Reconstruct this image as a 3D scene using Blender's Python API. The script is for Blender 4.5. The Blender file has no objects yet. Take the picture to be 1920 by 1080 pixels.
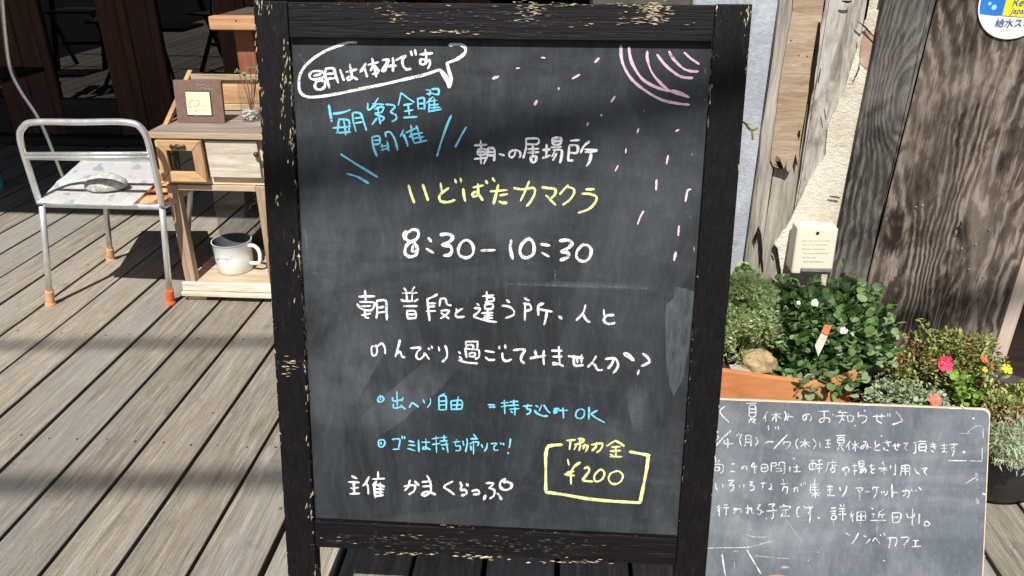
import bpy, bmesh, math, random
import numpy as np
from mathutils import Vector, Matrix, noise
R=math.radians
random.seed(7); rng=np.random.default_rng(7)
S=bpy.context.scene
# ---------------- camera, world, sun, exposure ----------------
H=1.1; F_PX=1442.0; PITCH=R(25.46); YAW=R(3.923)
cd=bpy.data.cameras.new('camera'); cam=bpy.data.objects.new('camera',cd); S.collection.objects.link(cam)
cam.location=(0,0,H); cam.rotation_euler=(R(90)-PITCH,0,YAW)
cd.sensor_width=36; cd.lens=F_PX*36/1920; cd.clip_start=.05; cd.clip_end=500
S.camera=cam
SUN_EL=54.5; SUN_AZ=2.0      # the light travels towards +Y, turned 2 degrees to +X
w=bpy.data.worlds.new('World'); S.world=w; w.use_nodes=True
nt=w.node_tree; bg=nt.nodes['Background']; sky=nt.nodes.new('ShaderNodeTexSky')
sky.sky_type='NISHITA'; sky.sun_disc=False; sky.sun_elevation=R(SUN_EL); sky.sun_rotation=R(180+SUN_AZ)
nt.links.new(sky.outputs[0],bg.inputs[0]); bg.inputs[1].default_value=0.055
sd=bpy.data.lights.new('sun','SUN'); sun=bpy.data.objects.new('sun',sd); S.collection.objects.link(sun)
sd.energy=4.9; sd.angle=R(.53); sd.color=(1,.955,.89)
trav=Vector((math.sin(R(SUN_AZ))*math.cos(R(SUN_EL)),math.cos(R(SUN_AZ))*math.cos(R(SUN_EL)),-math.sin(R(SUN_EL))))
sun.rotation_euler=trav.to_track_quat('-Z','Y').to_euler(); sun.location=(0,-4,6)
S.view_settings.view_transform='Standard'; S.view_settings.look='None'; S.view_settings.exposure=0.22; S.view_settings.gamma=1
S.render.engine='CYCLES'

# ---------------- geometry helpers ----------------
Fv=Vector((-math.sin(YAW)*math.cos(PITCH),math.cos(YAW)*math.cos(PITCH),-math.sin(PITCH)))
Rv=Vector((math.cos(YAW),math.sin(YAW),0)); Uv=Rv.cross(Fv); C0=Vector((0,0,H))
def ray(x,y): return Fv*F_PX+Rv*(x-960)-Uv*(y-540)
def onZ(x,y,z=0.0): d=ray(x,y); return C0+d*((z-H)/d.z)
def onY(x,y,Y): d=ray(x,y); return C0+d*(Y/d.y)
def onL(x,y,foot,t):          # plane leaning away: Y = foot + t*z
    d=ray(x,y); s=(foot+H*t)/(d.y-d.z*t); return C0+d*s
def link(o,parent=None):
    S.collection.objects.link(o)
    if parent is not None: o.parent=parent
    return o
def wloc(o):
    v=Vector((0,0,0))
    while o is not None: v+=Vector(o.location); o=o.parent
    return v
def thing(name,label,cat,loc=(0,0,0),group=None):
    o=bpy.data.objects.new(name,None); o.location=loc; o.empty_display_size=.05; link(o)
    o['label']=label; o['category']=cat
    if group: o['group']=group
    return o
def tag(o,label=None,cat=None,group=None,kind=None):
    if label: o['label']=label
    if cat: o['category']=cat
    if group: o['group']=group
    if kind: o['kind']=kind
    return o
def obj(name,bm,mat,parent=None,smooth=False,label=None,kind=None,loc=None):
    """bm holds world coordinates; the object is linked as ONE mesh under its parent"""
    me=bpy.data.meshes.new(name)
    base=wloc(parent) if parent is not None else Vector((0,0,0))
    if loc is not None: base=Vector(loc)
    bmesh.ops.translate(bm,verts=bm.verts,vec=-base)
    if id(bm) in KEEP: KEEP.discard(id(bm))
    else: bmesh.ops.recalc_face_normals(bm,faces=bm.faces)
    bm.to_mesh(me); bm.free()
    for m in (mat if isinstance(mat,(list,tuple)) else [mat]): me.materials.append(m)
    if smooth:
        for p in me.polygons: p.use_smooth=True
    o=bpy.data.objects.new(name,me)
    if loc is not None: o.location=base-(wloc(parent) if parent is not None else Vector((0,0,0)))
    link(o,parent)
    if label: o['label']=label
    if kind: o['kind']=kind
    return o
KEEP=set()
def B():
    b=bmesh.new(); KEEP.discard(id(b)); return b
def bx(bm,x0,x1,y0,y1,z0,z1,bev=0.0,tf=None,seg=1):
    r=bmesh.ops.create_cube(bm,size=1.0); vs=r['verts']
    for v in vs: v.co=Vector((x0+(v.co.x+.5)*(x1-x0),y0+(v.co.y+.5)*(y1-y0),z0+(v.co.z+.5)*(z1-z0)))
    if bev>0:
        es=list({e for v in vs for e in v.link_edges})
        rr=bmesh.ops.bevel(bm,geom=es,offset=bev,segments=seg,affect='EDGES',profile=.6)
        vs=list({v for f in rr['faces'] for v in f.verts}|{v for v in vs if v.is_valid})
    if tf:
        for v in vs: v.co=tf(v.co)
    return vs
def prism(bm,pts,d):
    """closed polygon pts (Vectors), extruded by vector d"""
    a=[bm.verts.new(p) for p in pts]; b=[bm.verts.new(p+d) for p in pts]; n=len(a)
    bm.faces.new(a); bm.faces.new(b[::-1])
    for i in range(n): bm.faces.new((a[i],b[i],b[(i+1)%n],a[(i+1)%n]))
def smoothpath(pts,n=6,closed=False):
    P=[Vector(p) for p in pts]; out=[]; m=len(P)
    if m<3: return P
    rngi=range(m if closed else m-1)
    for i in rngi:
        p0=P[(i-1)%m] if (closed or i>0) else P[0]; p1=P[i]; p2=P[(i+1)%m]; p3=P[(i+2)%m] if (closed or i+2<m) else P[-1]
        for k in range(n):
            t=k/n; out.append(.5*((2*p1)+(-p0+p2)*t+(2*p0-5*p1+4*p2-p3)*t*t+(-p0+3*p1-3*p2+p3)*t**3))
    if not closed: out.append(P[-1])
    return out
def tube(bm,pts,r,seg=10,closed=False,caps=True):
    P=[Vector(p) for p in pts]; n=len(P); rings=[]; up=None
    rs=r if isinstance(r,(list,tuple)) else [r]*n
    for i in range(n):
        if closed: t=(P[(i+1)%n]-P[i-1])
        else: t=P[min(i+1,n-1)]-P[max(i-1,0)]
        t.normalize()
        if up is None:
            up=t.orthogonal().normalized()
        up=(up-t*up.dot(t)).normalized(); s=t.cross(up)
        rings.append([bm.verts.new(P[i]+(up*math.cos(a)+s*math.sin(a))*rs[i]) for a in [2*math.pi*k/seg for k in range(seg)]])
    for i in range(n if closed else n-1):
        a=rings[i]; b=rings[(i+1)%n]
        for k in range(seg): bm.faces.new((a[k],a[(k+1)%seg],b[(k+1)%seg],b[k]))
    if caps and not closed: bm.faces.new(rings[0][::-1]); bm.faces.new(rings[-1])
def lathe(bm,prof,c,seg=32,closed_bottom=True):
    rings=[]
    for (r,z) in prof:
        if r<1e-6: rings.append([bm.verts.new((c[0],c[1],c[2]+z))])
        else: rings.append([bm.verts.new((c[0]+r*math.cos(2*math.pi*k/seg),c[1]+r*math.sin(2*math.pi*k/seg),c[2]+z)) for k in range(seg)])
    for a,b in zip(rings,rings[1:]):
        for k in range(seg):
            k2=(k+1)%seg
            if len(a)==1: bm.faces.new((a[0],b[k2],b[k]))
            elif len(b)==1: bm.faces.new((a[k],a[k2],b[0]))
            else: bm.faces.new((a[k],a[k2],b[k2],b[k]))
def lump(bm,c,r,sub=3,amp=.15,freq=2.0,seed=0,flat=None):
    rr=bmesh.ops.create_icosphere(bm,subdivisions=sub,radius=1.0)
    for v in rr['verts']:
        d=v.co.copy(); k=1+amp*noise.noise(d*freq+Vector((seed,seed*.7,0)))+amp*.4*noise.noise(d*freq*3+Vector((seed,3,1)))
        q=Vector((d.x*r[0]*k,d.y*r[1]*k,d.z*r[2]*k))
        if flat is not None and q.z<flat: q.z=flat
        v.co=Vector(c)+q
    return rr['verts']

# ---------------- material helpers ----------------
class M:
    def __init__(s,name,rough=.7,spec=.5,metal=0):
        s.m=bpy.data.materials.new(name); s.m.use_nodes=True; s.t=s.m.node_tree; s.n=s.t.nodes; s.l=s.t.links
        s.p=s.n['Principled BSDF']; s.out=s.n['Material Output']
        s.p.inputs['Roughness'].default_value=rough; s.p.inputs['Metallic'].default_value=metal
        s.p.inputs['Specular IOR Level'].default_value=spec; s._c={}
    def nd(s,t,**k):
        n=s.n.new(t)
        for a,v in k.items():
            if a in n.inputs: n.inputs[a].default_value=v
            else: setattr(n,a,v)
        return n
    def co(s,kind='Object',scale=(1,1,1),rot=(0,0,0),loc=(0,0,0),rand=False):
        tc=s.nd('ShaderNodeTexCoord'); mp=s.nd('ShaderNodeMapping'); mp.inputs['Scale'].default_value=scale; mp.inputs['Rotation'].default_value=rot; mp.inputs['Location'].default_value=loc
        src=tc.outputs[kind]
        if rand:
            oi=s.nd('ShaderNodeObjectInfo'); ml=s.nd('ShaderNodeVectorMath',operation='SCALE'); ml.inputs[0].default_value=(13.1,7.7,9.3); s.l.new(oi.outputs['Random'],ml.inputs['Scale'])
            ad=s.nd('ShaderNodeVectorMath',operation='ADD'); s.l.new(src,ad.inputs[0]); s.l.new(ml.outputs[0],ad.inputs[1]); src=ad.outputs[0]
        s.l.new(src,mp.inputs[0]); return mp.outputs[0]
    def noise(s,vec,scale=5,detail=4,rough=.55,dist=0,out='Fac'):
        n=s.nd('ShaderNodeTexNoise'); n.inputs['Scale'].default_value=scale; n.inputs['Detail'].default_value=detail; n.inputs['Roughness'].default_value=rough; n.inputs['Distortion'].default_value=dist
        if vec is not None: s.l.new(vec,n.inputs['Vector'])
        return n.outputs[out]
    def ramp(s,fac,stops,interp='LINEAR'):
        r=s.nd('ShaderNodeValToRGB'); r.color_ramp.interpolation=interp; e=r.color_ramp.elements
        while len(e)<len(stops): e.new(.5)
        for i,(p,c) in enumerate(stops):
            e[i].position=p; e[i].color=(c if isinstance(c,(tuple,list)) else (c,c,c))[:3]+(1,) if not isinstance(c,(int,float)) else (c,c,c,1)
        s.l.new(fac,r.inputs[0]); return r.outputs[0]
    def val(s,v):
        n=s.nd('ShaderNodeValue'); n.outputs[0].default_value=v; return n.outputs[0]
    def mth(s,op,a,b=None,clamp=False):
        n=s.nd('ShaderNodeMath',operation=op); n.use_clamp=clamp
        for i,q in enumerate((a,b)):
            if q is None: continue
            if isinstance(q,(int,float)): n.inputs[i].default_value=q
            else: s.l.new(q,n.inputs[i])
        return n.outputs[0]
    def mix(s,f,a,b,blend='MIX'):
        n=s.nd('ShaderNodeMix',data_type='RGBA',blend_type=blend)
        for sock,q in ((n.inputs[0],f),(n.inputs[6],a),(n.inputs[7],b)):
            if isinstance(q,(int,float)): sock.default_value=q
            elif isinstance(q,(tuple,list)): sock.default_value=tuple(q)[:3]+(1,)
            else: s.l.new(q,sock)
        return n.outputs[2]
    def col(s,c):
        if isinstance(c,(tuple,list)): s.p.inputs['Base Color'].default_value=tuple(c)[:3]+(1,)
        else: s.l.new(c,s.p.inputs['Base Color'])
    def bump(s,h,strength=.3,dist=.002):
        b=s.nd('ShaderNodeBump'); b.inputs['Strength'].default_value=strength; b.inputs['Distance'].default_value=dist
        s.l.new(h,b.inputs['Height']); s.l.new(b.outputs[0],s.p.inputs['Normal'])
    def rgh(s,v): s.l.new(v,s.p.inputs['Roughness'])
def plain(name,c,rough=.6,spec=.4,metal=0,var=.25,scale=30,bump=.15,bd=.001):
    m=M(name,rough,spec,metal); v=m.co('Object',rand=True); n=m.noise(v,scale,5,.6)
    lo=tuple(max(0,x*(1-var)) for x in c); hi=tuple(min(1,x*(1+var)) for x in c)
    m.col(m.ramp(n,[(.3,lo),(.7,hi)])); 
    if bump: m.bump(n,bump,bd)
    return m.m
def wood(name,dark,light,axis='Y',grain=60,stretch=.06,rough=.75,bump=.4,bd=.001,tint=None,rings=0.0,spec=.3,kind='Object',fine=1.0):
    """grain running along an axis"""
    m=M(name,rough,spec); sc={'X':(stretch,1,1),'Y':(1,stretch,1),'Z':(1,1,stretch)}[axis]
    v=m.co(kind,scale=sc,rand=True)
    a=m.noise(v,grain,6,.65,.4); b=m.noise(v,grain*.18,3,.5,.8); c=m.noise(v,grain*4*fine,3,.6)
    k=m.mth('ADD',m.mth('MULTIPLY',a,.5),m.mth('ADD',m.mth('MULTIPLY',b,.3),m.mth('MULTIPLY',c,.2)))
    if rings>0:
        wv=m.nd('ShaderNodeTexWave',wave_type='BANDS',bands_direction={'X':'Z','Y':'X','Z':'X'}[axis])
        wv.inputs['Scale'].default_value=rings; wv.inputs['Distortion'].default_value=9; wv.inputs['Detail'].default_value=3; wv.inputs['Detail Scale'].default_value=.9; wv.inputs['Detail Roughness'].default_value=.55
        m.l.new(v,wv.inputs['Vector']); k=m.mth('ADD',m.mth('MULTIPLY',k,.6),m.mth('MULTIPLY',wv.outputs['Fac'],.4))
    col=m.ramp(k,[(.36,dark),(.50,tuple((x+y)/2 for x,y in zip(dark,light))),(.62,light)])
    oi=m.nd('ShaderNodeObjectInfo'); br=m.mth('ADD',m.mth('MULTIPLY',oi.outputs['Random'],.35),.82)
    hs=m.nd('ShaderNodeHueSaturation'); m.l.new(col,hs.inputs['Color']); m.l.new(br,hs.inputs['Value'])
    c2=hs.outputs[0]
    if tint:
        big=m.noise(m.co(kind,rand=True),3.5,3,.5); c2=m.mix(m.ramp(big,[(.45,0.0),(.62,1.0)]),c2,m.mix(.55,c2,tint))
    m.col(c2); m.bump(k,bump,bd); return m.m

# ================= MATERIALS =================
# deck timber: grey weathered, fine ridges along the board, nail stains
def deck_material():
    m=M('weathered_deck_timber',.78,.25)
    v=m.co('Object',scale=(1,.045,1),rot=(0,0,R(1.5)),rand=True); v2=m.co('Object',scale=(1,.16,1),rand=True); v3=m.co('Object',rand=True)
    fine=m.noise(v,330,6,.75,.15); mid=m.noise(v,95,5,.65,.4); pat=m.noise(v2,9,5,.6,.6); grit=m.noise(v3,420,3,.6)
    k=m.mth('ADD',m.mth('MULTIPLY',fine,.55),m.mth('MULTIPLY',mid,.45))
    base=m.ramp(k,[(.30,(.085,.070,.053)),(.44,(.225,.198,.157)),(.54,(.345,.308,.25)),(.68,(.60,.555,.47))])
    warm=m.mix(m.ramp(pat,[(.45,0.0),(.68,1.0)]),base,m.mix(.42,base,(.38,.29,.19)))
    cool=m.mix(m.ramp(m.noise(v2,5,4,.6,.4),[(.5,0.0),(.68,.6)]),warm,(.30,.31,.305))
    # dark dents and stains
    st=m.ramp(m.noise(v3,14,5,.62),[(.61,0.0),(.75,.6)]); cool=m.mix(st,cool,(.13,.105,.085))
    vo=m.nd('ShaderNodeTexVoronoi'); vo.inputs['Scale'].default_value=9; m.l.new(v3,vo.inputs['Vector'])
    sp=m.ramp(vo.outputs['Distance'],[(.02,.75),(.05,0.0)]); cool=m.mix(sp,cool,(.06,.05,.045))
    g=m.mix(.22,cool,m.ramp(grit,[(.35,.08),(.65,.62)]),'OVERLAY')
    oi=m.nd('ShaderNodeObjectInfo'); hs=m.nd('ShaderNodeHueSaturation'); m.l.new(g,hs.inputs['Color'])
    m.l.new(m.mth('ADD',m.mth('MULTIPLY',oi.outputs['Random'],.30),.83),hs.inputs['Value']); hs.inputs['Saturation'].default_value=.88
    m.col(hs.outputs[0]); m.bump(m.mth('ADD',k,m.mth('MULTIPLY',grit,.25)),.8,.0024); return m.m
DECK=deck_material()
def black_paint(axis):
    """thick black paint over coarse timber, rubbed through to pale wood along the arrises"""
    m=M('worn_black_paint_'+axis,.6,.22)
    sc=(1,1,.05) if axis=='Z' else (.05,1,1)
    v=m.co('Object',scale=sc,rand=True); g=m.noise(v,150,5,.65,.4); g2=m.noise(v,420,3,.6)
    k=m.mth('ADD',m.mth('MULTIPLY',g,.6),m.mth('MULTIPLY',g2,.4))
    base=m.ramp(k,[(.44,(.002,.0016,.002)),(.6,(.0065,.005,.006)),(.72,(.045,.038,.041))])
    tc=m.nd('ShaderNodeTexCoord'); sx=m.nd('ShaderNodeSeparateXYZ'); m.l.new(tc.outputs['Generated'],sx.inputs[0])
    e=m.mth('ABSOLUTE',m.mth('SUBTRACT',sx.outputs['X' if axis=='Z' else 'Z'],.5))
    edge=m.ramp(e,[(.36,0.0),(.50,1.0)])
    v2=m.co('Object',scale=(1,1,.38) if axis=='Z' else (.32,1,1),rand=True)
    ch=m.noise(v2,190,5,.68,.5); big=m.noise(m.co('Object',rand=True),6,2,.5)
    thr=m.mth('ADD',m.mth('MULTIPLY',edge,.16),m.mth('ADD',ch,m.mth('MULTIPLY',big,.12)))
    big2=m.noise(m.co('Object',rand=True),11,3,.6); thr=m.mth('ADD',thr,m.mth('MULTIPLY',m.mth('SUBTRACT',big2,.5),.30)); f=m.ramp(thr,[(.80,0.0),(.82,1.0)] if axis=='Z' else [(.86,0.0),(.88,1.0)])
    bare=m.ramp(g2,[(.4,(.36,.28,.17)),(.6,(.66,.58,.44))])
    m.col(m.mix(f,base,bare)); m.bump(m.mth('SUBTRACT',k,m.mth('MULTIPLY',f,.3)),.8,.0022); return m.m
BLK_V=black_paint('Z'); BLK_H=black_paint('X')
BARE=wood('bare_wood_chip',(.36,.27,.14),(.72,.62,.42),'X',260,.1)
def slate(name,base,dust,amount,seed):
    m=M(name,.62,.3); v=m.co('Object',loc=(seed,0,0)); 
    fine=m.noise(m.co('Object',scale=(1,1,.12),loc=(seed,1,0)),130,5,.7,.3)
    sm=m.noise(m.co('Object',scale=(1,.6,.35),rot=(0,R(24),0),loc=(seed,2,0)),9,6,.62,.9)
    sm2=m.noise(m.co('Object',scale=(.3,.6,1),rot=(0,R(-12),0),loc=(seed,5,0)),7,6,.6,1.2)
    blot=m.noise(v,3.2,3,.5,.3); gr=m.noise(v,700,2,.6)
    f=m.mth('MULTIPLY',m.ramp(sm,[(.40,0.0),(.78,1.0)]),m.ramp(blot,[(.32,.25),(.66,1.0)]))
    f=m.mth('ADD',f,m.mth('MULTIPLY',m.ramp(sm2,[(.5,0.0),(.8,1.0)]),.7))
    f=m.mth('ADD',f,m.mth('MULTIPLY',m.ramp(fine,[(.48,0.0),(.72,1.0)]),.25))
    f=m.mth('MULTIPLY',f,m.ramp(gr,[(.2,.5),(.8,1.25)]))
    sc=m.ramp(m.noise(m.co('Object',scale=(1,1,.04),rot=(0,R(31),0)),240,2,.5),[(.735,0.0),(.76,1.0)]); f=m.mth('ADD',f,m.mth('MULTIPLY',sc,.35))
    m.col(m.mix(m.mth('MULTIPLY',f,amount,True),base,dust)); m.bump(fine,.08,.0005); return m.m
def soft_dust(name,c,cover):
    m=M(name,1,.05); n=m.noise(m.co('Object',scale=(1,1,.25),rot=(0,R(35),0)),70,5,.7,.6); m.col(c)
    tc=m.nd('ShaderNodeTexCoord'); sx=m.nd('ShaderNodeSeparateXYZ'); m.l.new(tc.outputs['Generated'],sx.inputs[0]); f=None
    for ax in 'XZ':
        q=m.ramp(m.mth('ABSOLUTE',m.mth('SUBTRACT',sx.outputs[ax],.5)),[(.08,1.0),(.46,0.0)],'EASE'); f=q if f is None else m.mth('MULTIPLY',f,q)
    m.l.new(m.mth('MULTIPLY',f,m.ramp(n,[(.3,cover*.4),(.7,cover*1.5)])),m.p.inputs['Alpha']); return m.m
SLATE=slate('chalkboard_slate',(.0165,.019,.022),(.25,.28,.31),.28,0)
SLATE2=slate('small_chalkboard_slate',(.095,.110,.130),(.40,.43,.46),.62,4)
def chalk(name,c,cover=.42):
    m=M(name,.95,.05); n=m.noise(m.co('Object'),520,3,.75); n2=m.noise(m.co('Object'),60,3,.6)
    m.col(c); a=m.mth('ADD',m.mth('MULTIPLY',n,.75),m.mth('MULTIPLY',n2,.35))
    al=m.ramp(a,[(cover-.03,0.05),(cover+.09,1.0)]); m.l.new(al,m.p.inputs['Alpha']); return m.m
CH_W=chalk('white_chalk',(.84,.85,.86),.44); CH_C=chalk('blue_chalk',(.20,.60,.80)); CH_Y=chalk('yellow_chalk',(.80,.80,.34)); CH_P=chalk('pink_chalk',(.84,.56,.70))
CH_F=chalk('faint_white_chalk',(.50,.52,.55),.55); CH_G=chalk('ghost_chalk',(.22,.24,.27),.58)
def dustm(name,c,cover):
    m=M(name,1,.05); n=m.noise(m.co('Object',scale=(1,1,.1)),130,5,.7,.3); m.col(c)
    m.l.new(m.ramp(n,[(.3,cover*.25),(.7,cover*1.5)]),m.p.inputs['Alpha']); return m.m
DUST=dustm('chalk_dust_smear',(.28,.32,.37),.19); DUST2=soft_dust('faint_dust_smear',(.30,.34,.38),.13)
METAL=M('chrome_tube',.22,.5,1); METAL.col((.78,.78,.78)); METAL.bump(METAL.noise(METAL.co(),300,3,.6),.05,.0003); METAL=METAL.m
def alum():
    m=M('satin_aluminium_tube',.33,.5,.7); n=m.noise(m.co(),40,3,.5); m.col(m.ramp(n,[(.35,(.76,.76,.74)),(.65,(.86,.86,.85))])); m.rgh(m.ramp(n,[(.3,.26),(.7,.36)])); return m.m
ALU=alum()
RUB_L=plain('peach_rubber',(.78,.40,.20),.7); RUB_O=plain('orange_rubber',(.82,.16,.04),.7); TEAL=plain('teal_plastic',(.05,.30,.30),.5)
OLDW=wood('sunbleached_cabinet_wood',(.38,.26,.16),(.80,.66,.48),'X',70,.06,.8,.5)
OLDWV=wood('sunbleached_post_wood',(.26,.17,.11),(.55,.40,.28),'Z',70,.06,.8,.5)
HONEY=wood('honey_pine_frame',(.36,.20,.09),(.70,.45,.24),'X',80,.08,.6,.3)
HONEYV=wood('honey_pine_frame_upright',(.32,.18,.085),(.62,.39,.21),'Z',80,.08,.6,.3)
WHITEW=wood('whitewashed_board',(.46,.36,.24),(.86,.82,.72),'X',120,.08,.8,.5,tint=(.62,.46,.30))
GREYTOP=wood('grey_weathered_top',(.17,.13,.11),(.42,.36,.31),'X',60,.06,.85,.5)
TABLEW=wood('orange_brown_table_wood',(.40,.19,.09),(.68,.42,.24),'X',60,.08,.6,.3)
TABLED=wood('dark_table_top_wood',(.045,.032,.026),(.12,.09,.075),'X',60,.08,.7,.3)
LEGW=wood('red_brown_leg_wood',(.16,.055,.03),(.34,.13,.075),'Z',50,.08,.6,.3)
DOORW=wood('dark_brown_door_wood',(.05,.02,.011),(.15,.065,.036),'Z',30,.05,.6,.3)
DOORH=wood('dark_brown_rail_wood',(.018,.012,.010),(.05,.034,.028),'X',30,.05,.6,.3)
IRON=plain('black_iron',(.012,.012,.013),.5,.4)
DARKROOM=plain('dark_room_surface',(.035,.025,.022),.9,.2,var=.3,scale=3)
def glassm(name,tint,f0=.04,rough=0.0):
    m=M(name); n,l=m.n,m.l
    tr=n.new('ShaderNodeBsdfTransparent'); tr.inputs[0].default_value=tuple(tint)+(1,)
    gl=n.new('ShaderNodeBsdfGlossy'); gl.inputs['Roughness'].default_value=rough; gl.inputs[0].default_value=(1,1,1,1)
    lw=n.new('ShaderNodeLayerWeight'); lw.inputs[0].default_value=.5; fr=m.mth('ADD',m.mth('MULTIPLY',m.mth('POWER',lw.outputs['Facing'],5.0),1-f0),f0,True); mx=n.new('ShaderNodeMixShader')
    l.new(fr,mx.inputs[0]); l.new(tr.outputs[0],mx.inputs[1]); l.new(gl.outputs[0],mx.inputs[2]); l.new(mx.outputs[0],m.out.inputs[0]); return m.m
PANE=glassm('tinted_door_glass',(.35,.35,.35),.085); CLEAR=glassm('jar_glass',(.93,.95,.94),.10)

# ================= THE SETTING =================
# ground under and beyond the deck
bm=B(); bx(bm,-60,60,-60,60,-.9,-.6); o=obj('ground',bm,plain('dark_earth',(.02,.017,.014),.95,.1,var=.3,scale=4)); tag(o,kind='structure')
deck=bpy.data.objects.new('deck',None); link(deck); deck['kind']='structure'
PITCHX=.1375; X00=-.953
nmin,nmax=-26,23
widths={}
me_cache=[]
for k in range(3):
    wd=[.127,.1285,.1260][k]
    bm=B(); bx(bm,0,wd,-2.6,4.02,-.032,0,.0022,seg=2)
    me=bpy.data.meshes.new('plank'); bm.to_mesh(me); bm.free(); me.materials.append(DECK); me_cache.append(me)
dx_at={}
for i in range(nmin,nmax):
    o=bpy.data.objects.new('plank',me_cache[(i*7)%3]); link(o,deck)
    # the gap line runs to the left of each board; boards keep parallel to Y
    o.location=(X00+i*PITCHX-.137*0+.006+random.uniform(-.0012,.0012),0,random.uniform(-.0012,.0))
# joists and screw heads
bm=B()
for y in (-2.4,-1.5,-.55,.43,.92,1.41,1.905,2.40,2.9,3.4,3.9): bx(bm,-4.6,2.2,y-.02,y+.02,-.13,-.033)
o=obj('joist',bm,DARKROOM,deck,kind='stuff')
bm=B()
for i in range(nmin,nmax):
    for y in (.92,1.41,1.905,2.40,2.9,3.4):
        for q in (.030,.098):
            c=Vector((X00+i*PITCHX+.006+q+random.uniform(-.004,.004),y+random.uniform(-.006,.006),-.0006))
            rr=bmesh.ops.create_circle(bm,cap_ends=True,segments=8,radius=random.uniform(.0020,.0034))
            bmesh.ops.translate(bm,verts=rr['verts'],vec=c+Vector((0,0,.0011)))
obj('deck_screw',bm,plain('rusty_screw',(.055,.042,.035),.7,.3,.2),deck,kind='stuff')

bm=B()
for i in range(260):
    x=random.uniform(-2.2,1.3); y=random.uniform(.9,3.0); r_=random.uniform(.0008,.0022)
    rr=bmesh.ops.create_icosphere(bm,subdivisions=1,radius=r_); bmesh.ops.translate(bm,verts=rr['verts'],vec=(x,y,r_*.6))
o=obj('grit',bm,plain('grit_crumbs',(.30,.26,.20),.9,var=.6,scale=90)); tag(o,'scattered grit and crumbs lying on the deck','grit',kind='stuff')
# porch roof: its eave throws the shade over the far deck
roof=thing('porch_roof','dark timber porch roof over the far end of the deck in front of the glass doors','roof',(-1.5,2.6,2.4))
EY=2.96-2.4/math.tan(R(SUN_EL))
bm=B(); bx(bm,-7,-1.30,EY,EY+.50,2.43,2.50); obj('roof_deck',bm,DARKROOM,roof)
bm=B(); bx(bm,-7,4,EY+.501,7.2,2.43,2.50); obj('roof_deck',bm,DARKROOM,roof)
bm=B(); bx(bm,-7,-1.30,EY-.037,EY-.002,2.36,2.52); obj('fascia',bm,DOORH,roof)
bm=B(); bx(bm,-1.30,4,EY+.465,EY+.499,2.36,2.52); obj('fascia',bm,DOORH,roof)
for x in np.arange(-6.5,4,.6):
    bm=B(); bx(bm,x-.03,x+.03,EY+.51,4.0,2.33,2.429); obj('rafter',bm,DOORH,roof)
# room behind the doors
room=bpy.data.objects.new('interior_room',None); link(room); room['kind']='structure'; room.location=(0,0,0)
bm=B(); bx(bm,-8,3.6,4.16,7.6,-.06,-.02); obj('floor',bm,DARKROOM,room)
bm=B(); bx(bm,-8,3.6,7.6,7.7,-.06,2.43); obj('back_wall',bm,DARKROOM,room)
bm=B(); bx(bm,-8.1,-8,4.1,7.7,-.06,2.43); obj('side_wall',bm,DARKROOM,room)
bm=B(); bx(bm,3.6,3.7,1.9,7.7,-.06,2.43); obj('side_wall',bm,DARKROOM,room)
# sill step below the doors
bm=B(); bx(bm,-7.9,3.59,3.93,4.14,.002,.045,.004); o=obj('door_sill',bm,DOORH); tag(o,'long dark timber sill under the row of glass doors','sill')
# glass doors (Y = 4.0)
YD=4.0
def xat(px,py=0): return onY(px,py,YD).x
def door(x0,x1,label):
    t=thing('glass_door',label,'door',((x0+x1)/2,YD,.046),group='glazed doors in a row behind the deck')
    sw=.155
    for a,b in ((x0,x0+sw),(x1-sw,x1)):
        bm=B(); bx(bm,a,b,YD,YD+.045,.046,2.32,.004); obj('stile',bm,DOORW,t)
        bm=B(); bx(bm,a+sw*.62,a+sw*.70,YD-.004,YD-.001,.05,2.3); obj('beading',bm,DOORW,t)
    bm=B(); bx(bm,x0+sw,x1-sw,YD+.002,YD+.043,.046,.24,.004); obj('bottom_rail',bm,DOORH,t)
    bm=B(); bx(bm,x0+sw,x1-sw,YD+.002,YD+.043,2.15,2.32,.004); obj('top_rail',bm,DOORH,t)
    bm=B(); bx(bm,x0+sw,x1-sw,YD+.020,YD+.025,.241,2.149); obj('glass_pane',bm,PANE,t)
    return t
xm=xat(231); xl=xat(11); DW=xm-xl
door(xl-.004-DW,xl-.004,'leftmost glazed door, only its right edge at the photo border')
door(xl,xm-.002,'glazed brown door directly behind the metal chair with the newspaper')
door(xm+.002,xm+DW,'glazed brown door behind the cabinet with the plaque')
door(xm+DW+.004,xm+2*DW,'glazed brown door hidden for the most part behind the big chalkboard')
door(xm+2*DW+.004,xm+3*DW,'rightmost glazed brown door, behind the right half of the big chalkboard')

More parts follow.
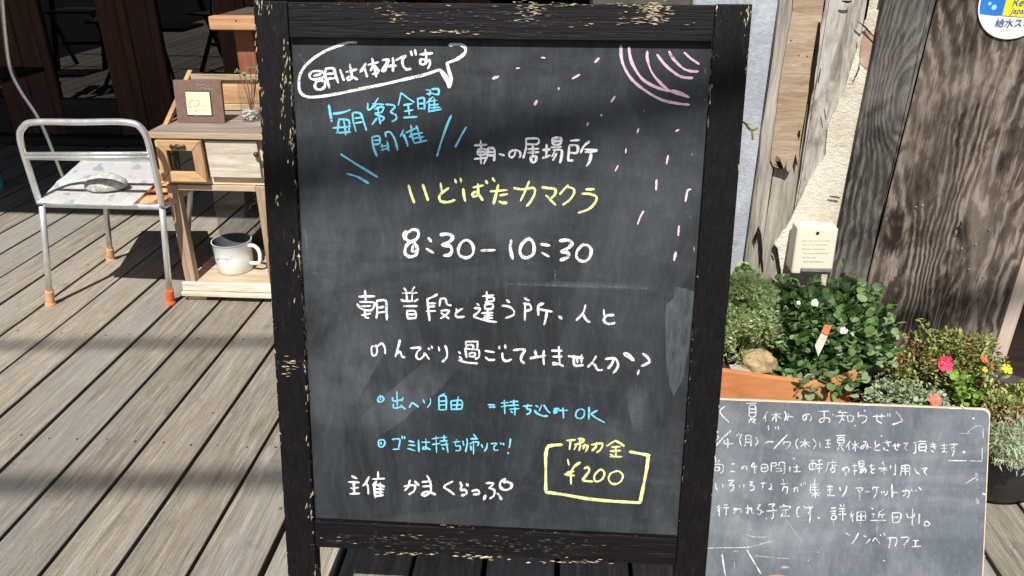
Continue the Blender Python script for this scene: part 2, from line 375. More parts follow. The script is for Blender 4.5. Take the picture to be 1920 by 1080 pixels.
# dark garden furniture to the left, mirrored in the door glass
def cafe_table(x,y):
    t=thing('cafe_table','black round cafe table standing on the deck left of the metal chairs','table',(x,y,0))
    bm=B(); lathe(bm,[(0,.70),(.30,.70),(.302,.712),(.30,.724),(0,.724)],(x,y,0),36); obj('tabletop',bm,IRON,t)
    bm=B(); tube(bm,[(x,y,.02),(x,y,.699)],.02); obj('pedestal',bm,IRON,t)
    for k in range(3):
        a=k*2.094+.4; bm=B(); tube(bm,[(x,y,.12),(x+.14*math.cos(a),y+.14*math.sin(a),.05),(x+.26*math.cos(a),y+.26*math.sin(a),.012)],.012); obj('leg',bm,IRON,t)
def folding_stool(x,y,rz,label):
    t=thing('garden_chair',label,'chair',(x,y,0),group='black garden chairs by the cafe table')
    Mz=Matrix.Rotation(rz,3,'Z'); T=lambda p: Vector((x,y,0))+Mz@Vector(p)
    for k in range(4):
        bm=B(); bx(bm,-.18,.18,-.19+k*.1,-.11+k*.1,.44,.455,tf=T); obj('seat_slat',bm,IRON,t)
    for s in (-1,1):
        bm=B(); bx(bm,s*.19-.018,s*.19+.018,-.02,.01,0,.85,tf=lambda p: T((p.x,p.y+(p.z-.45)*.35,p.z))); obj('back_leg',bm,IRON,t)
        bm=B(); bx(bm,s*.165-.012,s*.165+.012,-.02,.01,0,.45,tf=lambda p: T((p.x,p.y-(p.z-.25)*.6,p.z))); obj('front_leg',bm,IRON,t)
    bm=B(); bx(bm,-.19,.19,.10,.13,.72,.84,tf=T); obj('backrest',bm,IRON,t)
    bm=B(); bx(bm,-.17,.17,-.03,.0,.18,.205,tf=T); obj('stretcher',bm,IRON,t)
cafe_table(-4.0,2.35); folding_stool(-3.32,2.25,1.3,'black garden chair right of the cafe table'); folding_stool(-4.0,1.65,3.0,'black garden chair in front of the cafe table')
folding_stool(-2.75,1.75,.4,'black garden chair nearest to the newspaper chair')

# unseen poles added overhead to cast soft shadow bands on deck and chalkboard
k52=1/math.tan(R(SUN_EL))
def shadow_caster(p,q,r,label,cat='shadow_caster',sag=.12):
    bm=B(); n=24; a,b=Vector(p),Vector(q)
    tube(bm,[a.lerp(b,i/n)-Vector((0,0,sag*math.sin(math.pi*i/n))) for i in range(n+1)],r,8); o=obj('shade_cable' if cat=='shadow_caster' else 'shade_pole',bm,IRON); tag(o,label,cat)
def g(x,y,h): return (x-h*k52*math.tan(R(SUN_AZ)),y-h*k52,h)     # a point at height h whose shade falls on the deck at x, y
shadow_caster(g(-6.2,1.62,6.6),g(-.50,1.935,6.6),.017,'unseen thin pole added overhead to cast the farther shadow band on the left of the deck','pole')
shadow_caster(g(-6.2,.95,6.6),g(-.47,1.325,6.6),.022,'unseen thin pole added overhead to cast the nearer shadow band on the left of the deck','pole')
shadow_caster(g(-.50,1.545,6.4),g(3.2,2.30,6.4),.024,'unseen thicker pole added overhead to cast the shadow band on the chalkboard','pole',0)

# ================= HOUSE WALL ON THE RIGHT (Y = 1.62) =================
YW=1.62
wall=thing('house_wall','weathered house wall of plaster, battens and dark planks beside the chalkboard','wall',(.7,YW,0))
def pl(pts,Y=YW): return [onY(x,y,Y) for x,y in pts]
def plaster_mat(name,c1,c2,scale=40,b=.6,crack=False,bd=.002):
    m=M(name,.9,.2); v=m.co(); n=m.noise(v,scale,6,.7,.3); big=m.noise(v,7,4,.6,.5); gr=m.noise(v,260,3,.6)
    c=m.mix(m.ramp(big,[(.42,0.0),(.62,1.0)]),c1,c2); c=m.mix(.35,c,m.ramp(n,[(.3,.25),(.7,.75)]),'OVERLAY')
    st=m.ramp(m.noise(m.co('Object',scale=(1,1,.25)),30,5,.6,1.0),[(.60,0.0),(.72,.55)]); c=m.mix(st,c,tuple(x*.45 for x in c1))
    m.col(c); m.bump(m.mth('ADD',n,m.mth('MULTIPLY',gr,.6)),b,bd); return m.m
GPL=plaster_mat('blue_grey_plaster',(.40,.43,.48),(.52,.55,.60),90,.9)
CPL=plaster_mat('cream_plaster',(.66,.60,.48),(.86,.82,.72),75,.9,bd=.004)
def limewash():
    m=M('old_limewashed_board',.9,.2); v=m.co('Object',scale=(1,1,.14),rot=(0,R(8),0)); a=m.noise(v,70,6,.72,.8); b=m.noise(m.co('Object',scale=(1,1,.4)),16,5,.65,1.0); e=m.noise(v,260,4,.7,.3)
    k=m.mth('ADD',m.mth('MULTIPLY',a,.45),m.mth('ADD',m.mth('MULTIPLY',b,.35),m.mth('MULTIPLY',e,.2)))
    m.col(m.ramp(k,[(.34,(.10,.085,.07)),(.44,(.30,.27,.23)),(.52,(.52,.49,.44)),(.66,(.74,.72,.67))])); m.bump(k,1.0,.005); return m.m
OPL=limewash()
def grain_panel(name,dark,mid,light,ax,sc,dist,rot=0,seed=0,knots=.5):
    """flowing weathered grain: bands warped by low noise and by knots"""
    m=M(name,.8,.25); v=m.co('Object',scale=(1,1,.30),rot=(0,rot,0),loc=(seed,0,seed*.3))
    wob=m.noise(v,ax,3,.5,.6)
    vo=m.nd('ShaderNodeTexVoronoi'); vo.inputs['Scale'].default_value=5.5; m.l.new(m.co('Object',scale=(1,1,.42),loc=(seed*2,0,.3)),vo.inputs['Vector'])
    kn=m.ramp(vo.outputs['Distance'],[(0.0,1.0),(.42,0.0)],'EASE')
    sx=m.nd('ShaderNodeSeparateXYZ'); m.l.new(v,sx.inputs[0])
    wob2=m.noise(m.co('Object',scale=(1,1,.4),loc=(seed,0,7)),22,4,.6,1.0)
    ph=m.mth('ADD',m.mth('MULTIPLY',sx.outputs['X'],sc),m.mth('ADD',m.mth('MULTIPLY',wob,dist*4),m.mth('ADD',m.mth('MULTIPLY',kn,knots*dist*3),m.mth('MULTIPLY',wob2,2.2))))
    s1=m.mth('SINE',m.mth('MULTIPLY',ph,6.283)); s1=m.mth('ADD',m.mth('MULTIPLY',s1,.5),.5)
    fn=m.noise(m.co('Object',scale=(1,1,.05),rot=(0,rot,0)),330,5,.7,.5); fn2=m.noise(m.co('Object',scale=(1,1,.25)),60,6,.7,.8); big=m.noise(m.co('Object',scale=(1,1,.6),loc=(seed,0,2)),5,5,.6,.8)
    amp=m.ramp(m.noise(m.co('Object',scale=(1,1,.5),loc=(3,0,seed)),9,3,.5),[(.35,.05),(.65,.26)]); k=m.mth('ADD',m.mth('MULTIPLY',m.mth('SUBTRACT',s1,.5),amp),m.mth('ADD',m.mth('MULTIPLY',fn,.40),m.mth('ADD',m.mth('MULTIPLY',fn2,.34),m.mth('MULTIPLY',big,.34))))
    dk=m.ramp(m.noise(m.co('Object',scale=(1,1,.55),rot=(0,R(28),0),loc=(seed,0,9)),16,4,.55,.9),[(.50,0.0),(.70,.16)]); k=m.mth('SUBTRACT',k,dk)
    c=m.ramp(k,[(.36,dark),(.52,mid),(.70,light)])
    c=m.mix(m.ramp(big,[(.52,0.0),(.66,.7)]),c,m.mix(.6,c,light)); m.col(c); m.bump(k,.9,.003); return m.m
BEAM=grain_panel('dark_beam_grain',(.022,.020,.018),(.075,.068,.062),(.22,.205,.19),4,60,4.0,seed=3,knots=.35)
BROWN=grain_panel('brown_plank_grain',(.024,.017,.014),(.090,.068,.055),(.34,.285,.24),3,34,5.6,seed=1,knots=.9)
TAN=wood('laminated_tan_batten',(.30,.19,.10),(.64,.50,.35),'X',170,.12,.85,.9,bd=.002,tint=(.34,.30,.24))
GBAT=wood('grey_green_batten',(.17,.145,.11),(.56,.52,.45),'Z',75,.09,.85,1.0,bd=.004)
BACKM=plain('wall_core',(.10,.09,.08),.95)
d=Vector((0,.05,0))
bm=B(); prism(bm,[Vector((.05,YW+.032,-.1)),Vector((1.05,YW+.032,-.1)),Vector((1.05,YW+.032,2.42)),Vector((.05,YW+.032,2.42))],Vector((0,.25,0))); obj('wall_core',bm,BACKM,wall)
# outlines: bottom x at z~0 and top; extend beyond the frame
def strip(name,top,bot,mat,Y,th=.03,rag=0,z0=-.02,z1=2.40,lab=None,cuts=22):
    """vertical strip between two photo x positions at the top row (y=0) and at a lower row"""
    (xa,xb),(y2,xc,xd)=top,bot
    A0=onY(xa,0,Y);B0=onY(xb,0,Y);A1=onY(xc,y2,Y);B1=onY(xd,y2,Y)
    def xx(P,Q,z): 
        t=(z-P.z)/(Q.z-P.z); t=max(-.25,min(1.6,t)); return P.x+(Q.x-P.x)*t
    zs=[z0]+[z0+(1.05-z0)*i/cuts for i in range(1,cuts+1)]+[z1]
    L=[Vector((xx(A0,A1,z)+random.uniform(-rag,rag),Y,z)) for z in zs]; Rr=[Vector((xx(B0,B1,z)+random.uniform(-rag,rag),Y,z)) for z in zs]
    bm=B(); prism(bm,L+Rr[::-1],Vector((0,th,0)))
    bmesh.ops.triangulate(bm,faces=[f for f in bm.faces if len(f.verts)>4]); o=obj(name,bm,mat,wall)
    if lab: o['label']=lab
    return o
strip('plaster',(1300,1466),(330,1270,1424),GPL,YW,.03,.0008,lab='blue-grey roughcast plaster strip')
strip('batten',(1462,1494),(330,1418,1448),GBAT,YW-.014,.013,.0015,lab='grey weathered split batten')
# tan batten with its jagged broken foot
tp=[(1492,-60),(1547,-60),(1545,0),(1540,40),(1534,62),(1530,100),(1521,150),(1513,190),(1508,225),(1501,262),(1496,312),(1492,288),(1486,310),(1479,322),(1474,300),(1470,318),(1462,296),(1456,290),(1450,312),(1445,300),(1448,270),(1456,210),(1463,150),(1475,80),(1486,20)]
bm=B(); prism(bm,[onY(x,y,YW-.019) for x,y in tp],Vector((0,.02,0))); bmesh.ops.triangulate(bm,faces=[f for f in bm.faces if len(f.verts)>4]); o=obj('batten',bm,TAN,wall,label='tan laminated batten with a jagged broken foot')
strip('batten',(1494,1552),(330,1447,1502),GBAT,YW-.001,.03,.001,lab='grey batten behind the broken tan one')
strip('limewashed_board',(1547,1625),(330,1500,1568),OPL,YW-.010,.03,.0018,lab='pale limewashed board')
strip('plaster',(1585,1672),(330,1512,1600),CPL,YW-.004,.03,.001,lab='cream plaster beside the dark beam')
# ragged cream plaster flakes over the board
for pts in ([(1622,40),(1660,10),(1655,60),(1642,110),(1630,170),(1612,235),(1590,330),(1572,420),(1567,520),(1500,540),(1478,500),(1470,470),(1456,462),(1466,440),(1478,425),(1500,380),(1522,330),(1548,290),(1552,240),(1572,190),(1600,150),(1612,128),(1608,80)],
            ([(1470,430),(1452,458),(1462,480),(1466,520),(1480,560),(1500,600),(1600,620),(1600,520),(1520,500),(1490,450)])):
    q=[]
    for i,(x,y) in enumerate(pts):
        x2,y2=pts[(i+1)%len(pts)]
        for k in range(3):
            t=k/3; q.append((x+(x2-x)*t+random.uniform(-2.2,2.2)*(k>0),y+(y2-y)*t+random.uniform(-2.2,2.2)*(k>0)))
    bm=B(); prism(bm,[onY(x,y,YW-.0155-(.003 if pts[0][0]<1500 else 0)) for x,y in q],Vector((0,.006,0))); bmesh.ops.triangulate(bm,faces=[f for f in bm.faces if len(f.verts)>4]); obj('plaster_flake',bm,CPL,wall)
# red-brown bare patch and cracks
bm=B(); prism(bm,[onY(x,y,YW-.0168) for x,y in [(1622,52),(1632,58),(1640,72),(1642,90),(1638,115),(1631,129),(1622,128),(1613,118),(1612,98),(1615,75)]],Vector((0,.004,0))); obj('bare_render_patch',bm,plaster_mat('red_brown_render',(.38,.24,.17),(.55,.40,.31),60),wall)
def crack(px,w,Y,mat=IRON,name='crack'):
    bm=B(); pts=[]
    for i in range(len(px)-1):
        for k in range(4):
            t=k/4; pts.append((px[i][0]+(px[i+1][0]-px[i][0])*t+random.uniform(-.8,.8),px[i][1]+(px[i+1][1]-px[i][1])*t))
    L=[];Q=[]
    for i,(x,y) in enumerate(pts):
        ww=w*(.4+.6*math.sin(math.pi*(i+.5)/len(pts)))*random.uniform(.7,1.2); x0,y0=pts[max(i-1,0)]; x1,y1=pts[min(i+1,len(pts)-1)]
        dx,dy=x1-x0,y1-y0; l=math.hypot(dx,dy) or 1; L.append(onY(x-dy/l*ww/2,y+dx/l*ww/2,Y)); Q.append(onY(x+dy/l*ww/2,y-dx/l*ww/2,Y))
    prism(bm,L+Q[::-1],Vector((0,.002,0))); bmesh.ops.triangulate(bm,faces=[f for f in bm.faces if len(f.verts)>4]); obj(name,bm,mat,wall)
GAP_DARK=plain('dark_gap',(.018,.013,.010),.95,.1)  # near-black tone for the thin strips laid over the wall as cracks
crack([(1537,42),(1532,95),(1527,120),(1522,165),(1515,200)],9,YW-.0235,GAP_DARK); crack([(1499,245),(1498,262)],4,YW-.0235,GAP_DARK)
crack([(1609,40),(1622,50),(1632,62),(1643,74)],2.2,YW-.0245,GAP_DARK); crack([(1578,2),(1590,4),(1600,1)],4,YW-.0245,GAP_DARK)
crack([(1424,430),(1427,470),(1431,525)],6,YW-.0245,GAP_DARK); crack([(1555,368),(1568,370),(1578,372)],2.5,YW-.0245,GAP_DARK); crack([(1423,425),(1415,445),(1418,462)],2.5,YW-.0245,GAP_DARK)
crack([(1454,462),(1460,474)],3,YW-.0245,GAP_DARK)
for a,b in (((1612,128),(1600,152)),((1545,205),(1551,232)),((1540,128),(1531,165))): crack([a,b],1.6,YW-.0245,GAP_DARK)
# dark beam and wide brown plank, upright beyond
strip('beam',(1657,1754),(330,1592,1672),BEAM,YW-.030,.058,.0006,lab='dark grey weathered beam')
strip('wide_plank',(1757,2125),(330,1675,2003),BROWN,YW-.022,.05,.0004,lab='wide brown knotty plank')
# a pale post at the right end, seen below the plank
bm=B(); a=onY(1921,480,YW-.012); b=onY(1852,720,YW-.012)
prism(bm,[Vector((.991,YW-.03,-.02)),Vector((1.021,YW-.03,-.02)),Vector((1.023,YW-.03,2.4)),Vector((.991,YW-.03,2.4))],Vector((0,.06,0))); obj('corner_post',bm,wood('pale_pinkish_post',(.46,.35,.27),(.66,.55,.45),'Z',50,.06,.8,.4),wall)
# recessed dark door to the right of the post
t=thing('dark_wooden_door','dark brown recessed door right of the pale corner post','door',(1.35,1.70,0))
for i in range(5):
    bm=B(); bx(bm,1.034+i*.12,1.034+i*.12+.117,1.66,1.70,.0,2.3,.002); obj('plank',bm,DOORH,t)

# ================= BIG CHALKBOARD =================
TL=math.tan(R(12)); CL,SL=math.cos(R(12)),math.sin(R(12)); YF=.85
def PB(X,v,n=0.0): return Vector((X,YF+v*SL-n*CL,v*CL+n*SL))       # n = out of the board, towards the viewer
def tfB(p): return PB(p.x,p.z,p.y)
board=thing('sandwich_board','large black framed sandwich board with chalk notice in white, blue, yellow and pink','sign',(-.09,1.0,0))
XL,XR=-.419,.236; FW=.046
def fr(name,x0,x1,v0,v1,n0,n1,mat,bev=.0016,label=None):
    bm=B(); bx(bm,x0,x1,n0,n1,v0,v1,bev,tfB,seg=2); return obj(name,bm,mat,board,label=label)
fr('frame_leg',XL,XL+FW,0,1.0275,-.026,0,BLK_V,label='left upright of the black frame')
fr('frame_leg',XR-FW,XR,0,1.0275,-.026,0,BLK_V,label='right upright of the black frame')
fr('frame_rail',XL+FW+.0005,XR-FW-.0005,.981,1.0265,-.025,-.001,BLK_H,label='top rail of the black frame')
fr('frame_rail',XL+FW+.0005,XR-FW-.0005,.215,.2605,-.025,-.001,BLK_H,label='bottom rail of the black frame')
bm=B(); bx(bm,XL+FW-.006,XR-FW+.006,-.016,-.011,.255,.986,0,tfB); panel=obj('slate_panel',bm,SLATE,board)
# rear frame of the A shape
def PR(X,v,n=0.0): return Vector((X,1.50-v*.42,v*.985+.0))
top=PB(0,1.0,-.05)
for x0 in (XL+.004,XR-.044):
    bm=B(); bx(bm,x0,x0+.04,0,.024,0,1,tf=lambda p:Vector((p.x,1.44+(top.y+.002-1.44)*p.z+p.y,.0+top.z*p.z))); obj('rear_leg',bm,BLK_V,board)
for zz in (.18,.93):
    bm=B(); bx(bm,XL+.045,XR-.045,.002,.022,zz-.02,zz+.02,tf=lambda p:Vector((p.x,1.44+(top.y+.002-1.44)*p.z+p.y,.0+top.z*p.z))); obj('rear_rail',bm,BLK_H,board)
HINGE=plain('dull_steel',(.32,.31,.30),.4,.5,.8)
for x in (XL+.02,XR-.05):
    bm=B(); bx(bm,x,x+.03,-.045,-.0265,.985,1.02,0,tfB); obj('hinge',bm,HINGE,board)
# yellow-green cord end sticking out behind the right upright
CORD=plain('yellow_green_cord',(.33,.30,.06),.8)
bm=B(); tube(bm,smoothpath([onY(1385,225,1.12),onY(1398,232,1.10),onY(1404,241,1.08),onY(1412,244,1.07),onY(1421,240,1.07)],4),.0016,6); tube(bm,smoothpath([onY(1402,238,1.085),onY(1410,246,1.07),onY(1411,262,1.07)],4),.0014,6); obj('cord',bm,CORD,board)

# ---- chalk strokes ----
def chalk_strokes(name,data,origin,scale,width,mapf,mat,parent,label=None,nrm=Vector((0,-1,0)),jit=.55):
    bm=B(); KEEP.add(id(bm)); idx=0
    for s in data.replace('\n',' ').split(';'):
        s=s.strip()
        if not s: continue
        wk=1.0
        if s[0]=='*': k,s=s[1:].split(' ',1); wk=float(k)
        P=[Vector((origin[0]+float(a.split(',')[0])*scale,origin[1]+float(a.split(',')[1])*scale)) for a in s.split()]
        if len(P)==1: P.append(P[0]+Vector((1,.8)))
        P3=[Vector((p.x,p.y,0)) for p in P]; pth=smoothpath(P3,5) if len(P3)>2 else [P3[0].lerp(P3[1],i/4) for i in range(5)]
        n=len(pth); L=[];Q=[]; off=.0006+.00006*(idx%14); ww=width*wk
        w0=ww*random.uniform(.82,1.12); ph=random.uniform(0,6); amp_=random.uniform(.06,.20)
        for i,p in enumerate(pth):
            d=(pth[min(i+1,n-1)]-pth[max(i-1,0)]); d.normalize(); nn=Vector((-d.y,d.x,0))
            w_=w0*(.93+amp_*math.sin(i*.55+ph)+.06*math.sin(i*1.9+ph))+random.uniform(-jit,jit)
            if i==0 or i==n-1: w_*=.72
            L.append(p+nn*w_/2); Q.append(p-nn*w_/2)
        # rounded ends
        d0=(pth[0]-pth[1]).normalized(); d1=(pth[-1]-pth[-2]).normalized()
        poly_s=pth[0]+d0*ww*.38; poly_e=pth[-1]+d1*ww*.38
        def W(q): return mapf(q.x,q.y)+nrm*off
        vl=[bm.verts.new(W(q)) for q in L]; vq=[bm.verts.new(W(q)) for q in Q]; vs=bm.verts.new(W(poly_s)); ve=bm.verts.new(W(poly_e))
        for i in range(n-1): bm.faces.new((vl[i],vq[i],vq[i+1],vl[i+1]))
        bm.faces.new((vs,vq[0],vl[0])); bm.faces.new((ve,vl[-1],vq[-1])); idx+=1
    o=obj(name,bm,mat,parent)
    if label: o['label']=label
    o['kind']='stuff'
    return o
NB=Vector((0,-CL,SL))
def mpB(x,y): return onL(x,y,YF+.011/CL,TL)      # the slate face, 11 mm behind the frame face
def cs(data,org,sc,w_,mat,label): return chalk_strokes('chalk_writing',data,org,sc,w_,mpB,mat,board,label,NB)
A=((550,70),.25934); Bk=((740,240),.25); Ck=((650,520),1/6); Dk=((930,520),.18519); Ek=((640,720),.2129); Fk=((900,720),.2222); Gk=((900,70),.40741)
cs("""455,38 400,38 330,60 240,95 150,150 85,210 50,270 42,330 45,380 70,415 120,432 220,425 350,402 500,370 650,340 800,305 950,270 1060,232;
1060,232 1085,270 1110,320 1128,362; *.8 1070,240 1105,280 1122,330; 1128,362 1140,300 1125,240 1112,185; 1112,185 1180,160 1235,120 1245,80 1215,55 1175,52 1130,55""",*A,6.6,CH_W,'white speech bubble outline')
cs("""200,245 150,245 120,265 125,295 160,305 215,290 225,262 200,245; 200,265 150,278; 175,308 158,345 165,370 195,378 225,360 230,325 200,310 170,320;
235,225 232,280 250,325 262,365; 235,228 290,225 305,270 325,328; 245,265 290,262; 250,300 300,295;
340,235 352,270 368,310; 385,250 460,232; 410,195 420,250 425,300; 425,300 400,310 395,290 425,285 465,305;
525,190 505,225 485,250; 510,220 525,250 535,285; 545,200 615,180; 570,155 585,210 600,285; 580,200 560,240; 585,200 620,245; 575,265 615,258;
645,165 690,160 675,190 650,225 645,240 665,240 680,210 745,205; 720,150 725,200 720,245;
745,165 815,130 790,165 795,205 820,232 850,228; 850,100 858,130; 880,90 888,128;
915,125 1005,115; 955,90 962,150 955,190 925,195 920,165 950,160 985,175; 985,160 990,190 975,225""",*A,5.0,CH_W,'white line inside the speech bubble')
cs("""*1.2 258,490 268,550 278,610; *1.2 290,552 350,545 412,525; 330,590 325,640 320,690; 330,592 400,600 405,650 400,690; *1.2 290,655 415,645; *1.2 310,690 415,685; 365,600 375,650 380,705;
430,545 435,610 455,680; 430,545 485,550 510,610 530,672; 445,585 495,580; 450,620 500,612;
540,475 545,525 600,490; 615,440 560,520; 575,480 655,485; 590,520 650,500 640,540 590,550; 590,555 655,580 640,605; 610,500 620,570 630,625; 605,585 570,630;
670,485 720,490 735,505 705,540 740,560 745,590 715,608;
780,400 760,490; 785,405 830,440 875,470; 800,490 860,480; 830,485 840,560; 805,535 865,525; 800,580 895,575;
900,440 905,520; 905,445 945,440 950,520; 910,480 945,478; 912,515 950,515; 960,380 990,385 985,420; 1000,375 1050,375 1050,410; 965,410 1010,405; 1010,410 1055,415; 985,440 980,540; 985,490 1050,485; 985,510 1060,505; 985,535 1070,520; 1020,440 1020,535; 1010,430 965,475; 975,465 1040,455;
*1.1 570,720 580,790 605,858; 570,722 620,715 625,765 580,775; 585,745 620,742; *1.1 665,690 700,685 735,740 755,815; 665,690 670,720; 640,770 645,800; 630,790 690,780; 640,815 690,800; 680,750 690,820;
800,665 775,715; *1.2 795,700 815,740 828,785; 850,635 860,680; 815,690 900,650; 890,640 905,680; 850,690 875,765; 850,705 935,690; 870,730 945,718; 880,765 965,745; 905,690 925,755; 840,720 870,700;
*1.2 1142,565 1110,640 1065,770 1040,858; *1.05 1250,650 1210,720 1172,792; 345,845 430,900 520,955 610,1010; 390,985 470,1010 545,1055""",*A,3.9,CH_C,'blue lines under the bubble with stress marks')
cs("""600,130 690,125; 645,95 650,160; 625,160 680,158 680,195 625,197 625,160; 625,178 680,177; 600,232 690,222; 645,200 648,270; 700,150 695,210 670,265; 700,150 745,155 750,200 745,245; 700,180 745,180; 700,205 745,205;
785,195 822,205; 905,175 900,200 880,220 860,210 865,180 900,165 935,175 945,205 935,222;
985,80 1075,80 1070,120 985,120; 985,80 985,150 965,225; 1000,158 1080,155; 1035,125 1038,200; 1000,185 1080,180; 1020,215 1060,215 1055,250 1030,255 1020,215;
1110,165 1165,160; 1140,125 1138,210; 1110,225 1165,205; 1185,75 1245,75 1240,120 1190,120 1185,75; 1188,98 1240,98; 1175,145 1250,140; 1190,165 1250,165 1250,220 1240,260; 1205,165 1180,215; 1215,190 1185,245;
1320,95 1385,90; 1310,130 1305,190 1300,245; 1310,130 1370,135 1365,185 1315,185; 1305,245 1335,242; 1460,100 1420,135 1395,185; 1425,160 1520,165; 1515,172 1430,180; 1475,175 1465,240 1440,285""",*Bk,4.6,CH_W,'white line above the yellow title')
cs("""105,430 125,500 148,560; 212,425 230,480 250,540; 345,415 352,470; 405,450 350,490 335,520 350,550 400,555 450,540; 452,385 462,410; 495,378 500,405;
515,455 520,505 530,548; 590,445 665,430; 625,420 628,500; 628,500 595,515 585,495 615,480 660,540; 685,395 695,415; 735,375 750,400;
720,475 840,465; 778,425 760,500 742,570; 790,505 845,495; 785,550 810,560 840,560; 895,450 960,460 1040,450 1050,490 1020,550 990,585; 1008,400 985,460 945,545;
1105,445 1150,450 1205,460 1200,500 1175,525; 1135,505 1170,540 1205,575; 1300,430 1270,460 1240,495; 1290,440 1340,455 1345,490 1310,540 1262,575;
1435,460 1495,458; 1405,492 1470,495 1515,520 1495,570 1450,610 1380,635""",*Bk,5.2,CH_Y,'yellow title line')
cs("""130,765 90,790 85,830 120,850 165,830 180,795 165,765 125,762; *.7 85,770 65,800 75,840; 120,850 85,890 80,940 115,965 160,950 170,900 150,865 120,850; *.8 138,880 133,925 158,922;
255,825 275,850; 240,905 290,935; 345,800 400,795 435,815 415,850 360,875 415,885 430,920 410,950 370,955; 540,835 500,860 478,910 490,955 540,972 585,945 590,890 565,850 535,838; 652,918 750,915;
875,840 868,900 885,980; 1000,828 955,870 940,925 960,965 1000,970 1040,940 1045,880 1025,840 998,828; 1100,870 1160,880; 1108,935 1155,962;
1240,845 1300,840 1330,865 1300,900 1250,925 1300,935 1300,965 1245,990; 1410,875 1370,920 1365,970 1410,1000 1455,980 1475,920 1450,880 1405,875""",*Bk,6.2,CH_W,'white line of the opening hours')
cs("""140,215 315,212; 208,150 215,260; 150,275 300,280 315,310 290,360 260,375; 120,300 165,350 235,370 290,365; 165,325 270,320; 170,425 270,405; 205,380 212,450; 210,450 250,455; 340,260 345,380 335,460; 340,262 440,262 450,380 455,475; 350,340 420,330; 355,395 430,385;
650,120 675,160; 765,105 735,150; 630,175 790,172; 675,185 680,260; 740,185 735,265; 615,250 650,265 745,265; 800,245 765,270; 645,322 795,322; 680,370 685,460; 680,375 770,380 780,455; 690,415 770,415; 690,460 780,455;
1020,190 965,220 905,245; 910,245 920,360 935,485; 925,290 1000,290; 900,378 1000,375; 915,330 990,325; 1055,240 1045,320; 1055,240 1110,240 1130,300 1175,315; 1060,375 1150,370 1120,420 1060,460; 1065,400 1110,430 1150,462;
1235,350 1240,390; 1305,350 1245,385 1225,420 1250,445 1325,440;
1530,210 1650,200; 1575,160 1580,270; 1590,225 1650,225 1650,260 1560,275; 1560,300 1640,300 1635,350 1560,350 1560,300; 1520,400 1645,395; 1585,360 1590,470; 1550,430 1640,425; 1540,455 1640,455; 1465,295 1490,315; 1440,345 1500,350 1480,390 1430,430; 1430,440 1500,465 1600,490 1685,500;
330,760 345,820 330,870 295,875 280,820 290,775 345,775 395,740 430,790 435,855; 600,700 585,770 550,890; 560,860 600,835 625,885 655,900;
720,795 830,790 795,840 785,890 820,920 870,880 880,850 930,920; 920,795 935,810; 955,770 965,795; 1035,780 1045,825; 1110,765 1130,830 1125,900 1075,950;
1340,720 1475,718; 1340,720 1345,800; 1475,718 1470,800; 1345,765 1420,760 1420,800; 1330,800 1490,815; 1335,805 1350,900; 1490,820 1490,890 1450,915; 1385,850 1440,850 1440,885 1385,885 1385,850; 1260,835 1280,855; 1270,890 1300,920; 1265,930 1350,955 1470,965;
1560,825 1660,840; 1565,895 1600,925 1665,925; 1712,785 1720,800""",*Ck,4.1,CH_W,'left half of the two white sentence lines')
cs("""110,230 135,250; 65,285 130,295 180,335 175,380 100,410; 290,210 335,235; 295,270 292,430; 280,265 340,275 355,320 300,340; 480,262 430,290 430,380; 430,320 565,345; 515,345 505,410 488,475; *1.2 640,395 665,415;
905,280 880,360 815,430; 880,370 915,430 950,450; 1090,325 1095,380; 1190,380 1120,385 1092,430 1130,468 1200,460;
65,765 70,820 105,845 155,828; 35,700 38,720; 92,685 96,715; 180,735 290,730 260,790 255,840 285,865; 395,740 410,800; 345,818 400,808 500,790; 485,740 480,800 485,880; 
565,740 665,740; 575,800 665,800; 635,700 645,870; 640,870 590,880 580,865 620,870 680,895; 735,795 880,815; 865,785 865,860; 790,790 795,885 880,885; 820,815 825,860;
1015,795 975,860 930,905; 970,865 1000,885 1030,935 1075,935; 1110,825 1200,820 1235,870 1225,920 1190,965; 1190,835 1170,880 1135,920; *1.7 1300,772 1345,795 1390,835;
1485,770 1530,805 1555,850 1520,875 1475,895; 1445,940 1435,980""",*Dk,4.8,CH_W,'right half of the two white sentence lines')
